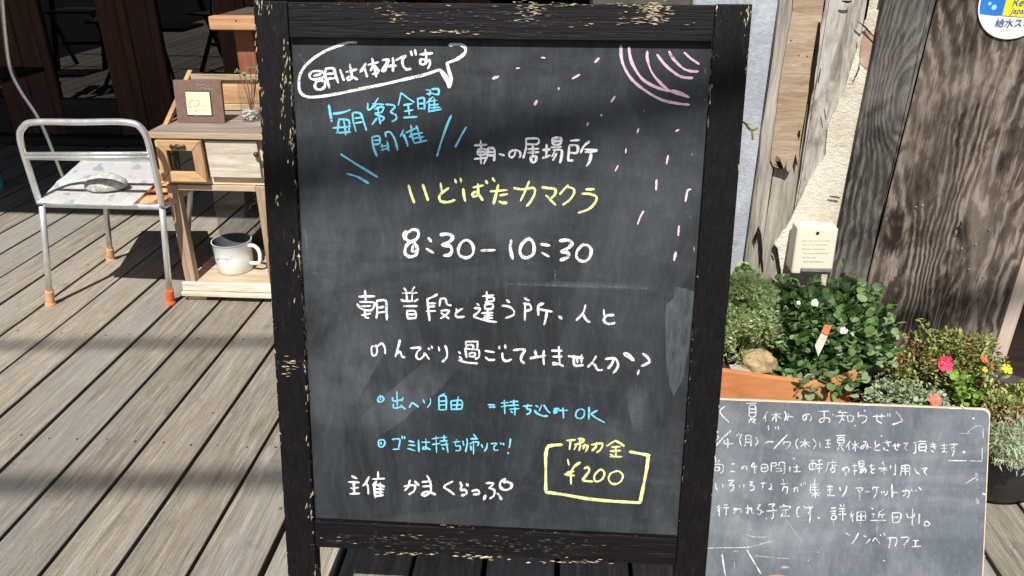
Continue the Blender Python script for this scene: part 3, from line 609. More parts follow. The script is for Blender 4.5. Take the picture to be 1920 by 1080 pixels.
cs("""350,100 325,120 325,150 355,155 375,130 350,105 345,135; 490,65 495,215; 450,115 465,150 545,130; 545,118 532,150; 460,175 465,210 530,200; 525,185 565,220; 620,165 600,205; 620,165 640,170 680,200; 720,135 735,165; 785,125 785,165 760,205;
915,80 860,110; 860,110 862,225; 860,112 920,105 925,225; 870,150 920,145; 868,185 920,180; 865,225 925,225; 965,150 970,225; 965,150 1060,145 1060,220; 1030,110 1015,215; 975,185 1055,180; 970,220 1060,218;
*1.3 1295,180 1350,182; *1.2 1305,202 1355,200;
350,485 330,500 335,545 365,550 385,520 375,490 345,490; 350,510 355,530; 450,485 515,485 505,565; 455,572 510,570; 535,455 540,480; 555,460 560,480; 595,500 640,510; 590,535 650,540; 585,565 650,585;
680,490 685,595; 710,510 780,510; 745,480 750,570; 750,570 720,570 730,550 785,575; 800,480 870,470; 835,460 840,600; 800,530 870,520; 880,470 930,465; 905,450 910,500; 870,500 935,495; 880,535 940,530; 925,510 940,600; 890,560 905,575;
985,510 1045,505; 1015,490 1005,540 1045,545 1045,580 1010,585; 1070,500 1080,540; 1105,480 1110,520 1095,595; 1165,440 1195,480; 1140,480 1200,480; 1150,510 1210,510 1200,540; 1140,540 1145,580; 1165,500 1165,615; 1130,522 1150,520;
1235,530 1245,555; 1285,520 1280,560 1260,590; 1320,525 1370,520 1345,550 1350,580 1380,580; 1400,515 1410,530; 1425,520 1432,535; 1490,480 1485,530 1478,560; 1468,600 1470,612""",*Ek,3.3,CH_C,'blue bullet lines, left part')
cs("""180,160 235,155; 205,135 210,250; 180,190 235,180; 250,150 320,145; 285,135 285,185; 240,180 325,175; 250,210 330,205; 295,195 295,260; 260,225 275,240; 365,185 440,180; 405,170 395,205 425,215 420,240 395,255;
470,180 490,190; 520,175 500,225; 540,175 565,215 590,240; 460,220 480,245 530,268 570,268; 625,210 665,205 645,235 630,245 625,228 670,222 740,220; 700,200 705,285;
855,205 815,230 810,275 845,290 875,270 880,225 850,207; 920,195 918,295; 990,220 935,250; 935,250 980,285 1050,322""",*Fk,3.5,CH_C,'blue words of the upper bullet line, right part')
cs("""95,810 135,830; 65,860 155,865; 110,860 115,960; 85,915 150,910; 80,965 160,962; 245,815 215,870 190,895; 220,870 235,900 240,965; 275,835 380,830; 325,770 325,830; 290,870 300,995; 300,880 380,900; 305,920 375,925; 305,950 370,950; 300,985 370,975; 345,870 345,980; 310,855 280,890;
555,900 600,890 650,895 640,940 595,970; 605,845 590,900 560,935; *1.3 650,858 682,888; 715,860 790,855; 720,900 795,895; 755,805 785,860 790,950; 790,950 740,980 710,965 760,945 830,970; 980,855 905,900 950,935 995,970;
1050,860 1055,895; 1065,885 1050,930 1090,930 1105,960 1060,980; *1.4 1105,878 1115,890; 1150,940 1200,930 1215,960 1165,970; 1275,870 1340,875 1300,915; 1300,915 1345,930 1345,980 1310,1005; *1.2 1270,980 1255,1015; 1375,960 1395,985 1410,1015;
1445,835 1405,860 1400,905 1440,930 1490,915 1500,880 1460,860 1430,865""",*Ek,4.4,CH_W,'white bottom line naming the organiser')
cs("""735,475 805,470; 765,475 755,550; 830,460 880,470 850,500; 855,450 840,490; 800,510 845,505 835,560; 820,500 795,550; 865,520 910,520 890,570; 885,505 870,545; 940,510 1030,500 1020,545 985,575; 985,490 975,530 945,560;
1140,475 1070,520; 1140,475 1180,495 1215,520; 1110,530 1180,525; 1145,525 1145,610; 1100,565 1185,560; 1100,592 1118,600; 1100,610 1195,612;
740,635 750,680; 845,660 800,690 765,740; 735,745 790,735; 715,760 795,770; 765,730 768,840; 880,710 910,700 920,730 890,775 870,810 950,820; 1010,720 970,760 965,805 990,820 1030,800 1050,755 1035,725 1010,718; 1140,735 1100,755 1085,800 1110,835 1150,840 1190,815 1205,770 1175,735 1140,733""",*Fk,4.2,CH_Y,'yellow price writing inside the box')
cs("""690,510 620,515 570,525; 570,525 555,600 555,750 555,905; 555,910 700,930 900,965 1100,985 1350,1000; 1350,1000 1380,850 1405,720 1420,605; 1430,600 1350,585 1265,570""",*Fk,6.0,CH_Y,'hand-drawn yellow box around the price')
cs("""648,38 650,90 665,140 700,195 760,245 830,285 900,303 962,310; 685,45 690,85 705,130 745,190 800,225 860,245 905,250 960,275; 770,65 770,100 790,160 830,210 880,250 960,275; 815,80 850,125 890,160 930,183 978,187; 870,65 890,100 930,140 965,155 1003,157; *.8 940,70 970,98 1008,123;
60,190 85,180; *.7 168,143 182,141; *.6 283,93 300,95; 530,115 546,97; *.9 426,190 458,172; *.8 362,232 362,240; 252,310 262,292; *.8 604,298 620,272; *.8 558,355 558,362; *.8 492,408 498,393; *.8 724,438 730,420; *.8 902,432 914,425; *.7 672,512 670,532; *.7 865,545 858,582; *.7 635,590 622,615; 812,658 810,702; *.8 970,700 955,705 945,755; *.8 752,800 738,825 725,860; 915,868 912,910; *.9 900,988 893,1025""",*Gk,5.2,CH_P,'pink firework arcs and scattered sparks')
cs("""197,248; 755,338; 975,535 978,545; 1035,285; 1030,385; 965,825; 985,965 985,990; *1.2 1035,140 1035,165""",*Gk,2.6,CH_F,'faint white specks by the right upright')
# ghost lines and smears left by wiping
cs("""945,532 1010,534 1080,536 1150,538 1222,541; 950,528 948,552; 1040,505 1042,530; 1222,541 1224,556; 572,430 582,500 594,514; 560,100 580,130 600,150; 590,979 640,981 700,984; 760,986 840,989 950,994; 1040,999 1100,1002 1180,1004 1262,1006""",(0,0),1,2.4,CH_G,'faint ghost lines of wiped chalk')
def smear(pts,off=.0004,mat=None):
    bm=B(); q=[]
    for i,(x,y) in enumerate(pts):
        x2,y2=pts[(i+1)%len(pts)]
        for k in range(4): q.append((x+(x2-x)*k/4+random.uniform(-1,1),y+(y2-y)*k/4+random.uniform(-1,1)))
    KEEP.add(id(bm))
    f=bm.faces.new([bm.verts.new(mpB(x,y)+NB*off) for x,y in q]); bmesh.ops.triangulate(bm,faces=[f]); f=None
    bmesh.ops.reverse_faces(bm,faces=bm.faces) if bm.faces and bm.faces[:][0].normal.y>0 else None
    obj('wiped_chalk_smear',bm,mat or DUST,board)
smear([(1266,538),(1285,540),(1303,548),(1296,600),(1290,660),(1282,705),(1270,730),(1262,744),(1256,722),(1250,690),(1247,620),(1250,570),(1262,560)])
smear([(1166,700),(1210,695),(1222,760),(1222,800),(1205,830),(1190,815),(1180,780)],.0003,DUST2)
smear([(948,522),(1090,526),(1225,534),(1262,536),(1258,549),(1225,546),(1090,540),(950,536)],.00025,DUST2)
smear([(600,640),(690,560),(760,590),(700,700),(640,800),(600,790)],.0002,DUST2)
smear([(780,690),(850,655),(910,640),(820,735),(740,800),(640,860),(625,830),(700,760)],.00015,DUST2)
# worn chips in the paint: slivers of bare wood along the grain
BARE2=wood('dull_bare_chip',(.05,.038,.032),(.26,.20,.16),'X',300,.2)
def chips(cx,cy,w_,h_,n,vert,seed,dull=False):
    rs=random.Random(seed); bm=B(); KEEP.add(id(bm))
    for i in range(n):
        x=cx+rs.gauss(0,.34)*w_; y=cy+rs.gauss(0,.34)*h_
        l=rs.uniform(.25,1.0)*(h_ if vert else w_)*.5; t=rs.uniform(.5,1.0)*(rs.choice((.8,1.2,1.8,2.6)) if not dull else rs.choice((.6,.9,1.3)))
        l=min(l,rs.uniform(5,13)); m=5; up=[];dn=[]
        for k in range(m+1):
            a=(k/m-.5)*l; tt=t*(1-abs(k/m-.5)*1.6)*rs.uniform(.6,1.3)
            j=rs.uniform(-.6,.6)
            if vert: up.append((x-tt/2+j+a*-.04,y+a)); dn.append((x+tt/2+j+a*-.04,y+a))
            else: up.append((x+a,y-tt/2+j+a*.02)); dn.append((x+a,y+tt/2+j+a*.02))
        off=.0003+.00004*(i%10); ring=up+dn[::-1]
        vs=[bm.verts.new(onL(q[0],q[1],YF,TL)+NB*off) for q in ring]
        vs2=[vs[k] for k in range(len(vs))]
        for k in range(m): bm.faces.new((vs[k],vs[2*m+1-k],vs[2*m-k],vs[k+1]))
    obj('paint_chip',bm,BARE2 if dull else BARE,board,kind='stuff')
chips(1222,22,60,34,46,False,1); chips(1205,38,46,16,16,False,11); chips(985,22,42,30,22,False,2); chips(738,26,54,30,22,False,3); chips(1398,33,12,42,16,True,4); chips(546,686,26,22,20,False,5)
chips(850,60,110,5,26,False,6); chips(534,120,8,90,16,True,7); chips(531,190,9,80,18,True,8); chips(545,260,9,90,14,True,9); chips(495,18,26,36,16,True,10); chips(521,372,9,34,8,True,12); chips(1060,8,240,6,26,False,13)
chips(760,1038,120,5,18,False,14); chips(900,1045,120,6,26,False,15); chips(1080,1052,120,6,24,False,16); chips(700,1010,160,22,8,False,17); chips(1000,1025,260,26,60,False,18,True); chips(860,1018,320,32,70,False,28,True); chips(680,1010,130,26,30,False,29,True); chips(553,500,8,90,10,True,19); chips(575,800,5,200,10,True,20); chips(583,930,4,90,8,True,21)
chips(480,70,5,110,8,True,22); chips(491,230,5,150,10,True,23); chips(1408,15,8,18,6,True,24); chips(1160,45,160,10,12,False,25); chips(1228,26,26,30,60,False,31); chips(1222,14,34,10,30,False,32); chips(1000,20,30,26,26,False,33); chips(640,12,160,12,14,False,34,True); chips(900,30,360,44,70,False,35,True)

# ================= SMALL CHALKBOARD =================
SF,SDEG=1.05,24; TS=math.tan(R(SDEG)); CS,SS=math.cos(R(SDEG)),math.sin(R(SDEG))
def PS(p): return Vector((p.x,SF+p.z*SS-p.y*CS,p.z*CS+p.y*SS))
small=thing('small_chalkboard','small frameless chalkboard with white notice, leaning on the terracotta planter','sign',(.5,1.08,0))
def rrect(x0,x1,z0,z1,r,n=6):
    o=[]
    for cx,cz,a0 in ((x1-r,z1-r,0),(x0+r,z1-r,90),(x0+r,z0+r,180),(x1-r,z0+r,270)):
        for k in range(n+1):
            a=R(a0+90*k/n); o.append((cx+r*math.cos(a),cz+r*math.sin(a)))
    return o
bm=B(); prism(bm,[PS(Vector((x,-.0005,z))) for x,z in rrect(.252,.768,.001,.352,.010)],PS(Vector((0,-.010,0)))-PS(Vector((0,-.0005,0)))); obj('wooden_backing',bm,wood('pale_edge_wood',(.46,.33,.20),(.78,.64,.48),'X',120,.1),small)
bm=B(); prism(bm,[PS(Vector((x,0.001,z))) for x,z in rrect(.2540,.7655,.003,.3493,.014)],PS(Vector((0,-.001,0)))-PS(Vector((0,0.001,0)))); obj('slate_face',bm,SLATE2,small)
NS=Vector((0,-CS,SS))
def mpS(x,y): return onL(x,y,SF-.001/CS,TS)
def ss(data,org,sc,w_,mat,label): return chalk_strokes('chalk_writing',data,org,sc,w_*.9,mpS,mat,small,label,NS,.2)
CH_W2=chalk('soft_white_chalk',(.66,.69,.71),.48)
Hk=((1310,740),.24064); Jk=((1540,740),1/6); Kk=((1540,880),1/6); Nk=((1310,960),.125)
ss("""205,90 165,135 235,215; 372,68 450,66; 395,85 440,85 440,165 395,165 395,85; 395,112 440,112; 395,138 440,138; 405,180 390,220; 400,190 440,190 420,215; 405,195 440,225; 535,130 515,165 500,190; 520,165 520,210; 570,155 635,150; 600,135 602,210; 595,155 570,200; 605,160 640,185; 670,130 680,160 670,200; 670,195 700,170 735,175; 700,150 690,200;
840,155 835,190 815,195 815,165 850,150 880,175 865,205; 935,130 1015,128; 975,125 975,200 945,215 945,190 990,180 1020,190 1015,215; 1040,155 1050,158; *1.3 540,240 545,275; *.8 595,250 600,270; *.8 615,245 622,270""",*Hk,2.7,CH_W2,'first line, left part')
ss("""125,275 150,290 130,310 155,330 130,360; *1.2 250,280 190,335 130,400; 205,350 200,380 270,380; *1.3 225,340 225,415; 295,310 300,325; 312,300 316,312; 335,310 318,350 330,395; 365,320 365,380 355,400; 365,320 405,320 405,400; 370,345 400,345; 370,370 400,370; 445,335 460,365 440,395; 515,375 545,365 580,368; *1.2 690,310 640,360 585,420; 660,370 715,370 700,405 680,420; 665,360 660,385;
775,340 755,375 770,420; 790,370 865,372; 825,345 828,415; 825,375 795,405; 830,375 865,405; 890,345 912,380 895,420; 940,365 945,410; 985,355 1025,352; 1003,350 1005,410; 990,380 1025,380; 985,410 1025,408""",*Hk,2.8,CH_W2,'second line, left part')
ss("""130,490 132,530; 110,515 118,530; 160,510 150,530; 100,545 98,605; 100,545 185,545 185,600 170,610; 125,565 160,565 155,590 125,590 125,565; 255,540 280,538; 245,595 285,600; 350,560 335,582 338,565 365,555 375,580; 430,525 410,560 455,560; 430,525 435,610; 485,545 490,595 535,590 530,545 485,545; 490,570 530,568; 565,530 562,600; 565,532 600,532 600,555 565,555; 625,530 665,530 668,605 655,615; 625,530 625,555; 600,575 640,575 640,595 600,595; 710,560 708,600; 740,565 780,560; 762,545 765,595; 765,595 740,600 790,598; 735,500 745,495;
870,515 905,510; 860,540 910,535 905,575 865,580 860,540; 885,520 885,580; 925,510 960,510; 940,505 935,530; 915,545 965,540; 915,575 965,572; 938,540 938,615; 1040,510 1045,525; 1005,530 1075,525; 1010,530 990,600; 1040,540 1040,575; 1042,555 1070,550; 1025,575 1060,575 1055,600 1030,600 1025,575""",*Hk,2.8,CH_W2,'third line, left part')
ss("""130,690 135,730 145,740; 185,695 190,720; 230,670 270,668 235,705 270,705 270,735 245,750; 315,705 318,725; 350,700 352,722; 395,680 420,678 400,705 430,710 425,740 400,745; 485,690 530,685; 505,680 495,730; 560,690 565,720 545,735 575,735; 655,660 660,680; 640,695 695,690; 665,700 650,750; 665,720 690,720 685,770; 735,730 770,725 765,760; 755,720 740,755; 795,690 800,710; 815,685 818,700; 830,685 832,695;
870,690 868,760; 905,655 900,690; 870,700 930,695; 875,720 930,718; 880,742 935,740; 900,695 902,750; 870,765 945,765; 908,745 908,800; 905,770 880,790; 912,770 940,790; 995,715 1045,715; 1000,740 1045,738; 1020,705 1022,780; 1022,780 1000,785 1055,785""",*Hk,2.8,CH_W2,'fourth line, left part')
ss("""165,860 145,880; 165,880 150,905; 160,895 158,945; 195,860 225,858; 190,880 235,880; 215,885 212,935; 280,880 280,925; 265,895 300,885 270,920; 300,890 325,890 330,920; 380,860 382,930; 365,885 395,885 365,925; 395,890 410,880 412,915 430,925; 455,860 480,855 455,890 485,900 475,935 455,925; 485,915 505,910; 545,855 590,852 570,875; 530,905 610,900; 575,880 580,950 565,965; 660,850 665,865; 635,885 640,870 710,870 708,885; 650,900 700,895; 675,900 675,940; 655,920 640,950; 655,945 710,945; 790,870 765,890 765,940 780,950; 815,862 820,875; 825,880 890,875; *1.3 865,870 868,925 850,920 870,910; *1.3 868,930 862,1000; *1.4 930,955 938,962; 525,965""",*Hk,2.8,CH_W2,'fifth line, left part')
ss("""215,180 190,200; 190,200 290,200; 160,240 270,235; 235,205 230,260 200,320; 235,265 250,290; 290,230 300,300 350,290 355,240 290,235; 415,195 410,250; 415,250 440,235 500,245 500,290 455,320; 480,175 490,185; 575,245 720,240; 620,225 625,290 675,320; 675,215 670,265; *.7 740,210 745,250; *.7 765,210 770,250; 840,190 880,240 910,295; *1.2 910,295 860,315 800,335; 370,348 385,348;
165,460 265,458; 185,485 250,485 250,540 185,540 185,485; 185,510 250,510; 205,555 180,625; 190,570 240,570; 210,575 250,635; 320,520 275,590; 305,560 310,620; 340,555 415,550; 375,515 378,635; 375,560 345,610; 380,560 420,595; 470,530 500,530 470,600 440,600 470,570 555,595; 520,550 510,610; 605,520 605,570; 660,555 600,595 610,625 655,622; 700,540 780,530; 735,515 755,580; 700,595 710,620 750,625; 790,575 885,565; 825,550 830,610 860,620; 860,545 860,590; 920,550 970,545 935,590 960,625;
1030,540 1075,535; 1055,540 1055,640 1030,660; 1095,525 1175,525; 1100,555 1170,555 1170,620 1100,620 1100,555; 1105,590 1165,588; 1110,630 1100,640; 1160,625 1175,645; 1225,560 1285,555; 1225,585 1290,580; 1250,540 1275,610; 1230,625 1260,645; *.7 1340,570 1420,565; *.7 1345,605 1410,600; *.7 1375,550 1378,640; *.7 1378,640 1350,650 1370,630 1410,650; *1.2 1440,560 1530,555; *1.2 1490,550 1490,620 1460,620 1465,595 1495,600 1490,640 1470,690; *2 1595,640 1608,648; 670,460 680,465; *1.6 1705,262 1712,272;
1430,740 1630,742; *.7 1660,742 1800,748; *.7 1805,600 1805,745; *.7 1430,155 1570,155; 1570,120 1610,155; *.6 1620,160 1800,170; *1.3 425,115 545,115; *.6 1815,370 1815,490; *.5 1550,435 1690,430; *.5 1640,420 1720,360 1800,350; *.6 1620,1000 1680,960 1730,930;
265,820 245,855 240,830 290,815 310,850 295,870; 270,870 275,905; 350,800 400,795; 372,775 372,905; 350,860 400,850; 420,750 470,748 470,800 425,800 420,750; 425,775 470,775; 410,825 490,820; 430,845 495,840 490,880; 450,850 425,880; 470,850 445,885; 535,800 590,795; 560,780 555,830 585,835; 600,830 560,860 565,880 600,880;
700,755 680,775; 645,830 740,820; 700,775 705,890; 700,830 665,865; 705,830 735,850; 775,795 775,830; *1.2 830,780 828,890 805,895; 900,800 895,860 885,905; 900,800 985,798 988,905; 900,830 985,828; 900,860 985,858; 940,800 942,900; *1.2 1045,830 1065,870 1095,890; *1.2 1135,830 1190,825 1155,860 1185,905""",*Jk,2.9,CH_W2,'right part of the upper lines')
ss("""205,200 215,240; 285,185 270,250 230,310; 370,210 460,210 450,240; 410,230 430,260 425,310; 490,250 540,248; 590,185 570,225; 580,205 645,200; 620,205 615,270 585,320; 670,250 680,265; 700,245 705,262; 740,240 735,270 710,290; *1.3 790,170 795,310; 795,260 855,258; 905,245 980,240 980,290 960,315; 950,225 940,280 915,300; 1010,220 1020,250; 1055,225 1070,250; 1095,200 1120,230;
110,435 160,432; 95,470 165,468; 105,495 155,493; 110,520 160,520 155,560 115,560 110,520; 210,395 220,415; 255,395 245,415; 195,440 265,438; 200,470 265,468; 190,505 275,500; 235,430 238,575; 350,470 325,510 355,515; 360,500 330,545; 350,540 350,590; 400,480 400,580; 400,482 490,480 490,575; 400,525 490,522; 445,482 445,570; 400,575 490,572; 565,435 580,445; 560,500 590,500 575,540; 690,450 645,485; 645,490 640,545; 645,510 705,505; 680,510 680,550; *1.2 555,575 720,572;
795,490 800,595; 795,490 880,490 895,530 865,590 800,598; 800,540 870,535; 960,490 975,540 1045,530; 1045,495 1040,535; *1.3 1025,445 1018,625; *1.3 1100,500 1095,605; 1180,580 1155,600 1160,630 1195,635 1215,610 1185,582; *1.1 275,715 320,745; *1.2 415,715 380,780 340,835; 470,745 500,755; 545,780 500,830; 575,805 605,770 650,830; 660,730 670,745; 700,715 712,740; 740,775 840,770 840,830 825,865; 775,760 770,820 755,880; 895,765 980,765 960,810 925,850; 1030,800 1090,800; 1060,800 1055,860; 1020,870 1115,860; *2 1810,270 1840,282; *1.5 1820,985 1835,970; *1.4 695,1022 705,1026""",*Kk,2.9,CH_W2,'right part of the lower lines')
ss("""*.8 70,545 300,535 700,530 850,500 1080,440; *1.3 350,630 370,780 400,955; *1.4 720,560 800,700 930,920; 1650,715 1640,735; 1785,598 1790,602; 785,262 790,264; 1540,420""",*Nk,2.2,CH_W2,'stray chalk scratches at the bottom')
ss("""*1.4 690,330 850,375 1020,370; 850,655 1050,675 1350,700; 1300,100 1530,420; *2 520,585 600,585; *3 1240,825 1350,825; *.8 1540,130 1620,115; 530,750 540,880""",*Nk,2.2,CH_F,'faint scratches at the bottom')
ss("""*1 625,610 625,720; *.8 830,930 850,870 840,900; *.8 755,300 750,430; *.8 1035,625 1035,670; 430,310 430,350; 135,580 135,640; 765,870 765,900; 935,860 935,895; 1075,870 1075,910; *2 430,600 440,640; *3 1745,330 1755,400; *2.5 1740,40 1745,120""",*Kk,2.6,CH_F,'faint drips below the lines')
# terracotta saucer edge in front of it
p0=onZ(1414,1077,.045); p1=onZ(1503,1079,.045); cx=(p0.x+p1.x)/2; cy=p0.y-.045
tp_=plain('terracotta',(.62,.25,.11),.85,.2,var=.12,scale=25,bump=.3)
t=thing('terracotta_pot','small terracotta pot peeking up in front of the small chalkboard','pot',(cx,cy,0))
bm=B(); lathe(bm,[(0,0),(.030,0),(.038,.036),(.042,.036),(.044,.048),(.039,.048),(.036,.032),(0,.030)],(cx,cy,0),32); obj('pot_body',bm,tp_,t,smooth=False)

# ================= PLANTS =================
def leafmat(name,c1,c2,c3,rough=.55,trans=.25):
    m=M(name,rough,.35); g=m.nd('ShaderNodeNewGeometry'); n=m.noise(m.co(),30,3,.6)
    k=m.mth('ADD',m.mth('MULTIPLY',g.outputs['Random Per Island'],.7),m.mth('MULTIPLY',n,.3))
    c=m.ramp(k,[(.1,c1),(.5,c2),(.9,c3)]); m.col(c)
    tr=m.n.new('ShaderNodeBsdfTranslucent'); m.l.new(c,tr.inputs[0]); mx=m.n.new('ShaderNodeMixShader'); mx.inputs[0].default_value=trans
    m.l.new(m.p.outputs[0],mx.inputs[1]); m.l.new(tr.outputs[0],mx.inputs[2]); m.l.new(mx.outputs[0],m.out.inputs[0]); return m.m
def leaf_tpl(kind):
    if kind=='round': # cupped round leaf
        ring=[(0,-.5,0),(.32,-.38,.06),(.48,-.02,.09),(.34,.36,.07),(0,.52,.0),(-.34,.36,.07),(-.48,-.02,.09),(-.32,-.38,.06)]
        v=[(0,0,-.04)]+ring; f=[(0,i,i%8+1) for i in range(1,9)]; return np.array(v),f
    if kind=='lobed':
        ring=[(0,-.5,0),(.22,-.3,.05),(.46,-.22,.1),(.30,.02,.06),(.44,.26,.1),(.18,.26,.04),(0,.55,-.02),(-.18,.26,.04),(-.44,.26,.1),(-.30,.02,.06),(-.46,-.22,.1),(-.22,-.3,.05)]
        v=[(0,0,-.03)]+ring; f=[(0,i,i%12+1) for i in range(1,13)]; return np.array(v),f
    if kind=='needle':
        v=[(-.09,-.5,0),(.09,-.5,0),(.07,.1,.05),(0,.55,.0),(-.07,.1,.05)]; return np.array(v),[(0,1,2,4),(4,2,3)]
    if kind=='fat':
        v=[(0,-.5,0),(.17,-.1,.06),(.15,.3,.06),(0,.52,0),(-.15,.3,.06),(-.17,-.1,.06),(0,.1,-.10),(0,.05,.12)]
        return np.array(v),[(0,1,7),(1,2,7),(2,3,7),(3,4,7),(4,5,7),(5,0,7),(0,6,1),(1,6,2),(2,6,3),(3,6,4),(4,6,5),(5,6,0)]
def rotm(d,roll):
    d=d/np.linalg.norm(d); up=np.array([0,0,1.0]); x=np.cross(d,up); 
    if np.linalg.norm(x)<1e-3: x=np.array([1.0,0,0])
    x/=np.linalg.norm(x); z=np.cross(x,d); c,s=math.cos(roll),math.sin(roll)
    return np.stack([x*c+z*s,d,-x*s+z*c],1)
def leaves(name,parent,mat,kind,spots,dirs,sizes):
    """all the leaves of one plant as one mesh; far too many to count"""
    V,Fc=leaf_tpl(kind); nv=len(V); allv=np.empty((len(spots)*nv,3)); faces=[]
    for i,(p,d,s) in enumerate(zip(spots,dirs,sizes)):
        allv[i*nv:(i+1)*nv]=(V*s)@rotm(np.array(d),rng.normal(0,.5)).T+p
        b=i*nv; faces+= [tuple(b+q for q in f) for f in Fc]
    base=np.array(wloc(parent)); me=bpy.data.meshes.new(name); me.from_pydata((allv-base).tolist(),[],faces); me.materials.append(mat)
    o=bpy.data.objects.new(name,me); link(o,parent); o['kind']='stuff'; return o
def bush_stems(root,tips,r,mat,parent,bend=.3):
    bm=B()
    for tp in tips:
        a=Vector(root)+Vector((random.uniform(-.02,.02),random.uniform(-.015,.015),0)); b=Vector(tp); m_=a.lerp(b,.5)+Vector((0,0,(b-a).length*bend*.3))
        tube(bm,smoothpath([a,m_,b],4),r,5,caps=False)
    return obj('stem',bm,mat,parent,kind='stuff')
STEM_G=plain('green_stem',(.10,.14,.05),.7); STEM_R=plain('reddish_stem',(.28,.10,.06),.7)
def shell_points(n,c,r,lo=-.3,inner=.45,lump_=.25,seed=0):
    out=[];dr=[]
    while len(out)<n:
        d=rng.normal(size=3); d/=np.linalg.norm(d)
        if d[2]<lo: continue
        k=1+lump_*noise.noise(Vector(d*2.6)+Vector((seed,0,0)))*1.6
        t=inner+(1-inner)*rng.random()**.6
        p=np.array(c)+d*np.array(r)*k*t
        if noise.noise(Vector(p*38)+Vector((seed,1,2)))<-.22: continue
        out.append(p); dr.append(d+np.array([0,-.25,.45])+rng.normal(0,.55,3))
    return out,dr
# terracotta planter
PY0,PY1=1.285,1.50; PZ=.30
pt=thing('terracotta_planter','long orange terracotta planter with curved rim holding silvery and dark green plants','planter',(.42,1.39,0))
TERRA=M('terracotta_planter_clay',.85,.2)
_v=TERRA.co('Object',scale=(.3,1,1)); _n=TERRA.noise(_v,26,5,.6,.5); TERRA.col(TERRA.ramp(_n,[(.3,(.44,.165,.065)),(.5,(.60,.25,.10)),(.72,(.72,.37,.19))])); TERRA.bump(TERRA.noise(TERRA.co(),160,4,.6),.35,.001); TERRA=TERRA.m
xa,xb=.22,.585
bm=B(); n=24
_rp=[onY(x,y,PY0) for x,y in [(1230,692),(1300,693),(1350,696),(1400,703),(1440,709),(1487,715),(1535,719),(1575,713),(1608,700)]]; rim=[(p.x,p.z) for p in smoothpath(_rp,3)]; xa,xb=rim[0][0],rim[-1][0]; PZ=.305
prism(bm,[Vector((x,PY0,z)) for x,z in rim]+[Vector((xb-.012,PY0+.0,.11)),Vector((xa+.012,PY0,.11))],Vector((0,.014,0))); obj('front_wall',bm,TERRA,pt)
bm=B(); prism(bm,[Vector((x,PY1-.014,z)) for x,z in rim]+[Vector((xb-.012,PY1-.014,.11)),Vector((xa+.012,PY1-.014,.11))],Vector((0,.014,0))); obj('back_wall',bm,TERRA,pt)
for s,x in ((1,xa),(-1,xb)):
    bm=B(); prism(bm,[Vector((x,PY0+.0145,PZ+.010)),Vector((x,PY1-.0145,PZ+.010)),Vector((x+s*.012,PY1-.0145,.11)),Vector((x+s*.012,PY0+.0145,.11))],Vector((s*.014,0,0))); obj('end_wall',bm,TERRA,pt)
bm=B(); bx(bm,xa+.03,xb-.03,PY0+.015,PY1-.015,.112,.125); obj('base',bm,TERRA,pt)
SOIL=plain('potting_soil',(.055,.035,.022),.95,.1,var=.6,scale=120,bump=.9,bd=.006)
bm=B(); r=bmesh.ops.create_grid(bm,x_segments=50,y_segments=26,size=1)
for v in bm.verts: v.co=Vector(((xa+xb)/2+v.co.x*(xb-xa-.032)/2,(PY0+PY1)/2+v.co.y*(PY1-PY0-.032)/2,PZ-.020+.012*noise.noise(Vector((v.co.x*6,v.co.y*4,0)))+.006*noise.noise(Vector((v.co.x*30,v.co.y*16,0)))))
o=obj('soil',bm,SOIL,pt,smooth=True)
t=thing('wooden_stand','low dark wooden stand under the terracotta planter','stand',(.42,1.39,0))
bm=B(); bx(bm,xa+.01,xb-.01,PY0+.01,PY1-.01,.085,.109); obj('shelf',bm,DOORH,t)
for x in (xa+.03,xb-.05):
    for y in (PY0+.02,PY1-.05): bm=B(); bx(bm,x,x+.03,y,y+.03,0,.084); obj('leg',bm,DOORH,t)
# rocks on the soil
ROCK=plain('tan_rock',(.42,.30,.17),.9,.2,var=.4,scale=70,bump=.8,bd=.004); SLAB=plain('grey_stone_slab',(.40,.38,.37),.85,.2,var=.15,scale=40)
c=onZ(1422,680,.30); bm=B(); lump(bm,c,(.036,.03,.028),4,.22,2.2,3); o=obj('rock',bm,ROCK,smooth=True); tag(o,'rounded tan rock lying on the soil of the terracotta planter','rock')
bm=B(); prism(bm,[onZ(x,y,.285) for x,y in [(1366,690),(1390,690),(1412,698),(1422,708),(1422,713),(1398,710),(1372,702)]],Vector((0,0,.008))); o=obj('flat_stone',bm,SLAB); tag(o,'flat grey stone on the soil at the planter rim','stone')
# white pebbles
bm=B(); 
for (x,y,s) in ((1444,642,.011),(1437,636,.007),(1421,646,.005),(1449,648,.007)): lump(bm,onZ(x,y,.315),(s,s*.8,s*.7),2,.2,2,x)
o=obj('white_pebbles',bm,plain('white_pebble',(.74,.71,.68),.8),smooth=True); tag(o,'cluster of white pebbles behind the tan rock','pebbles',kind='stuff')
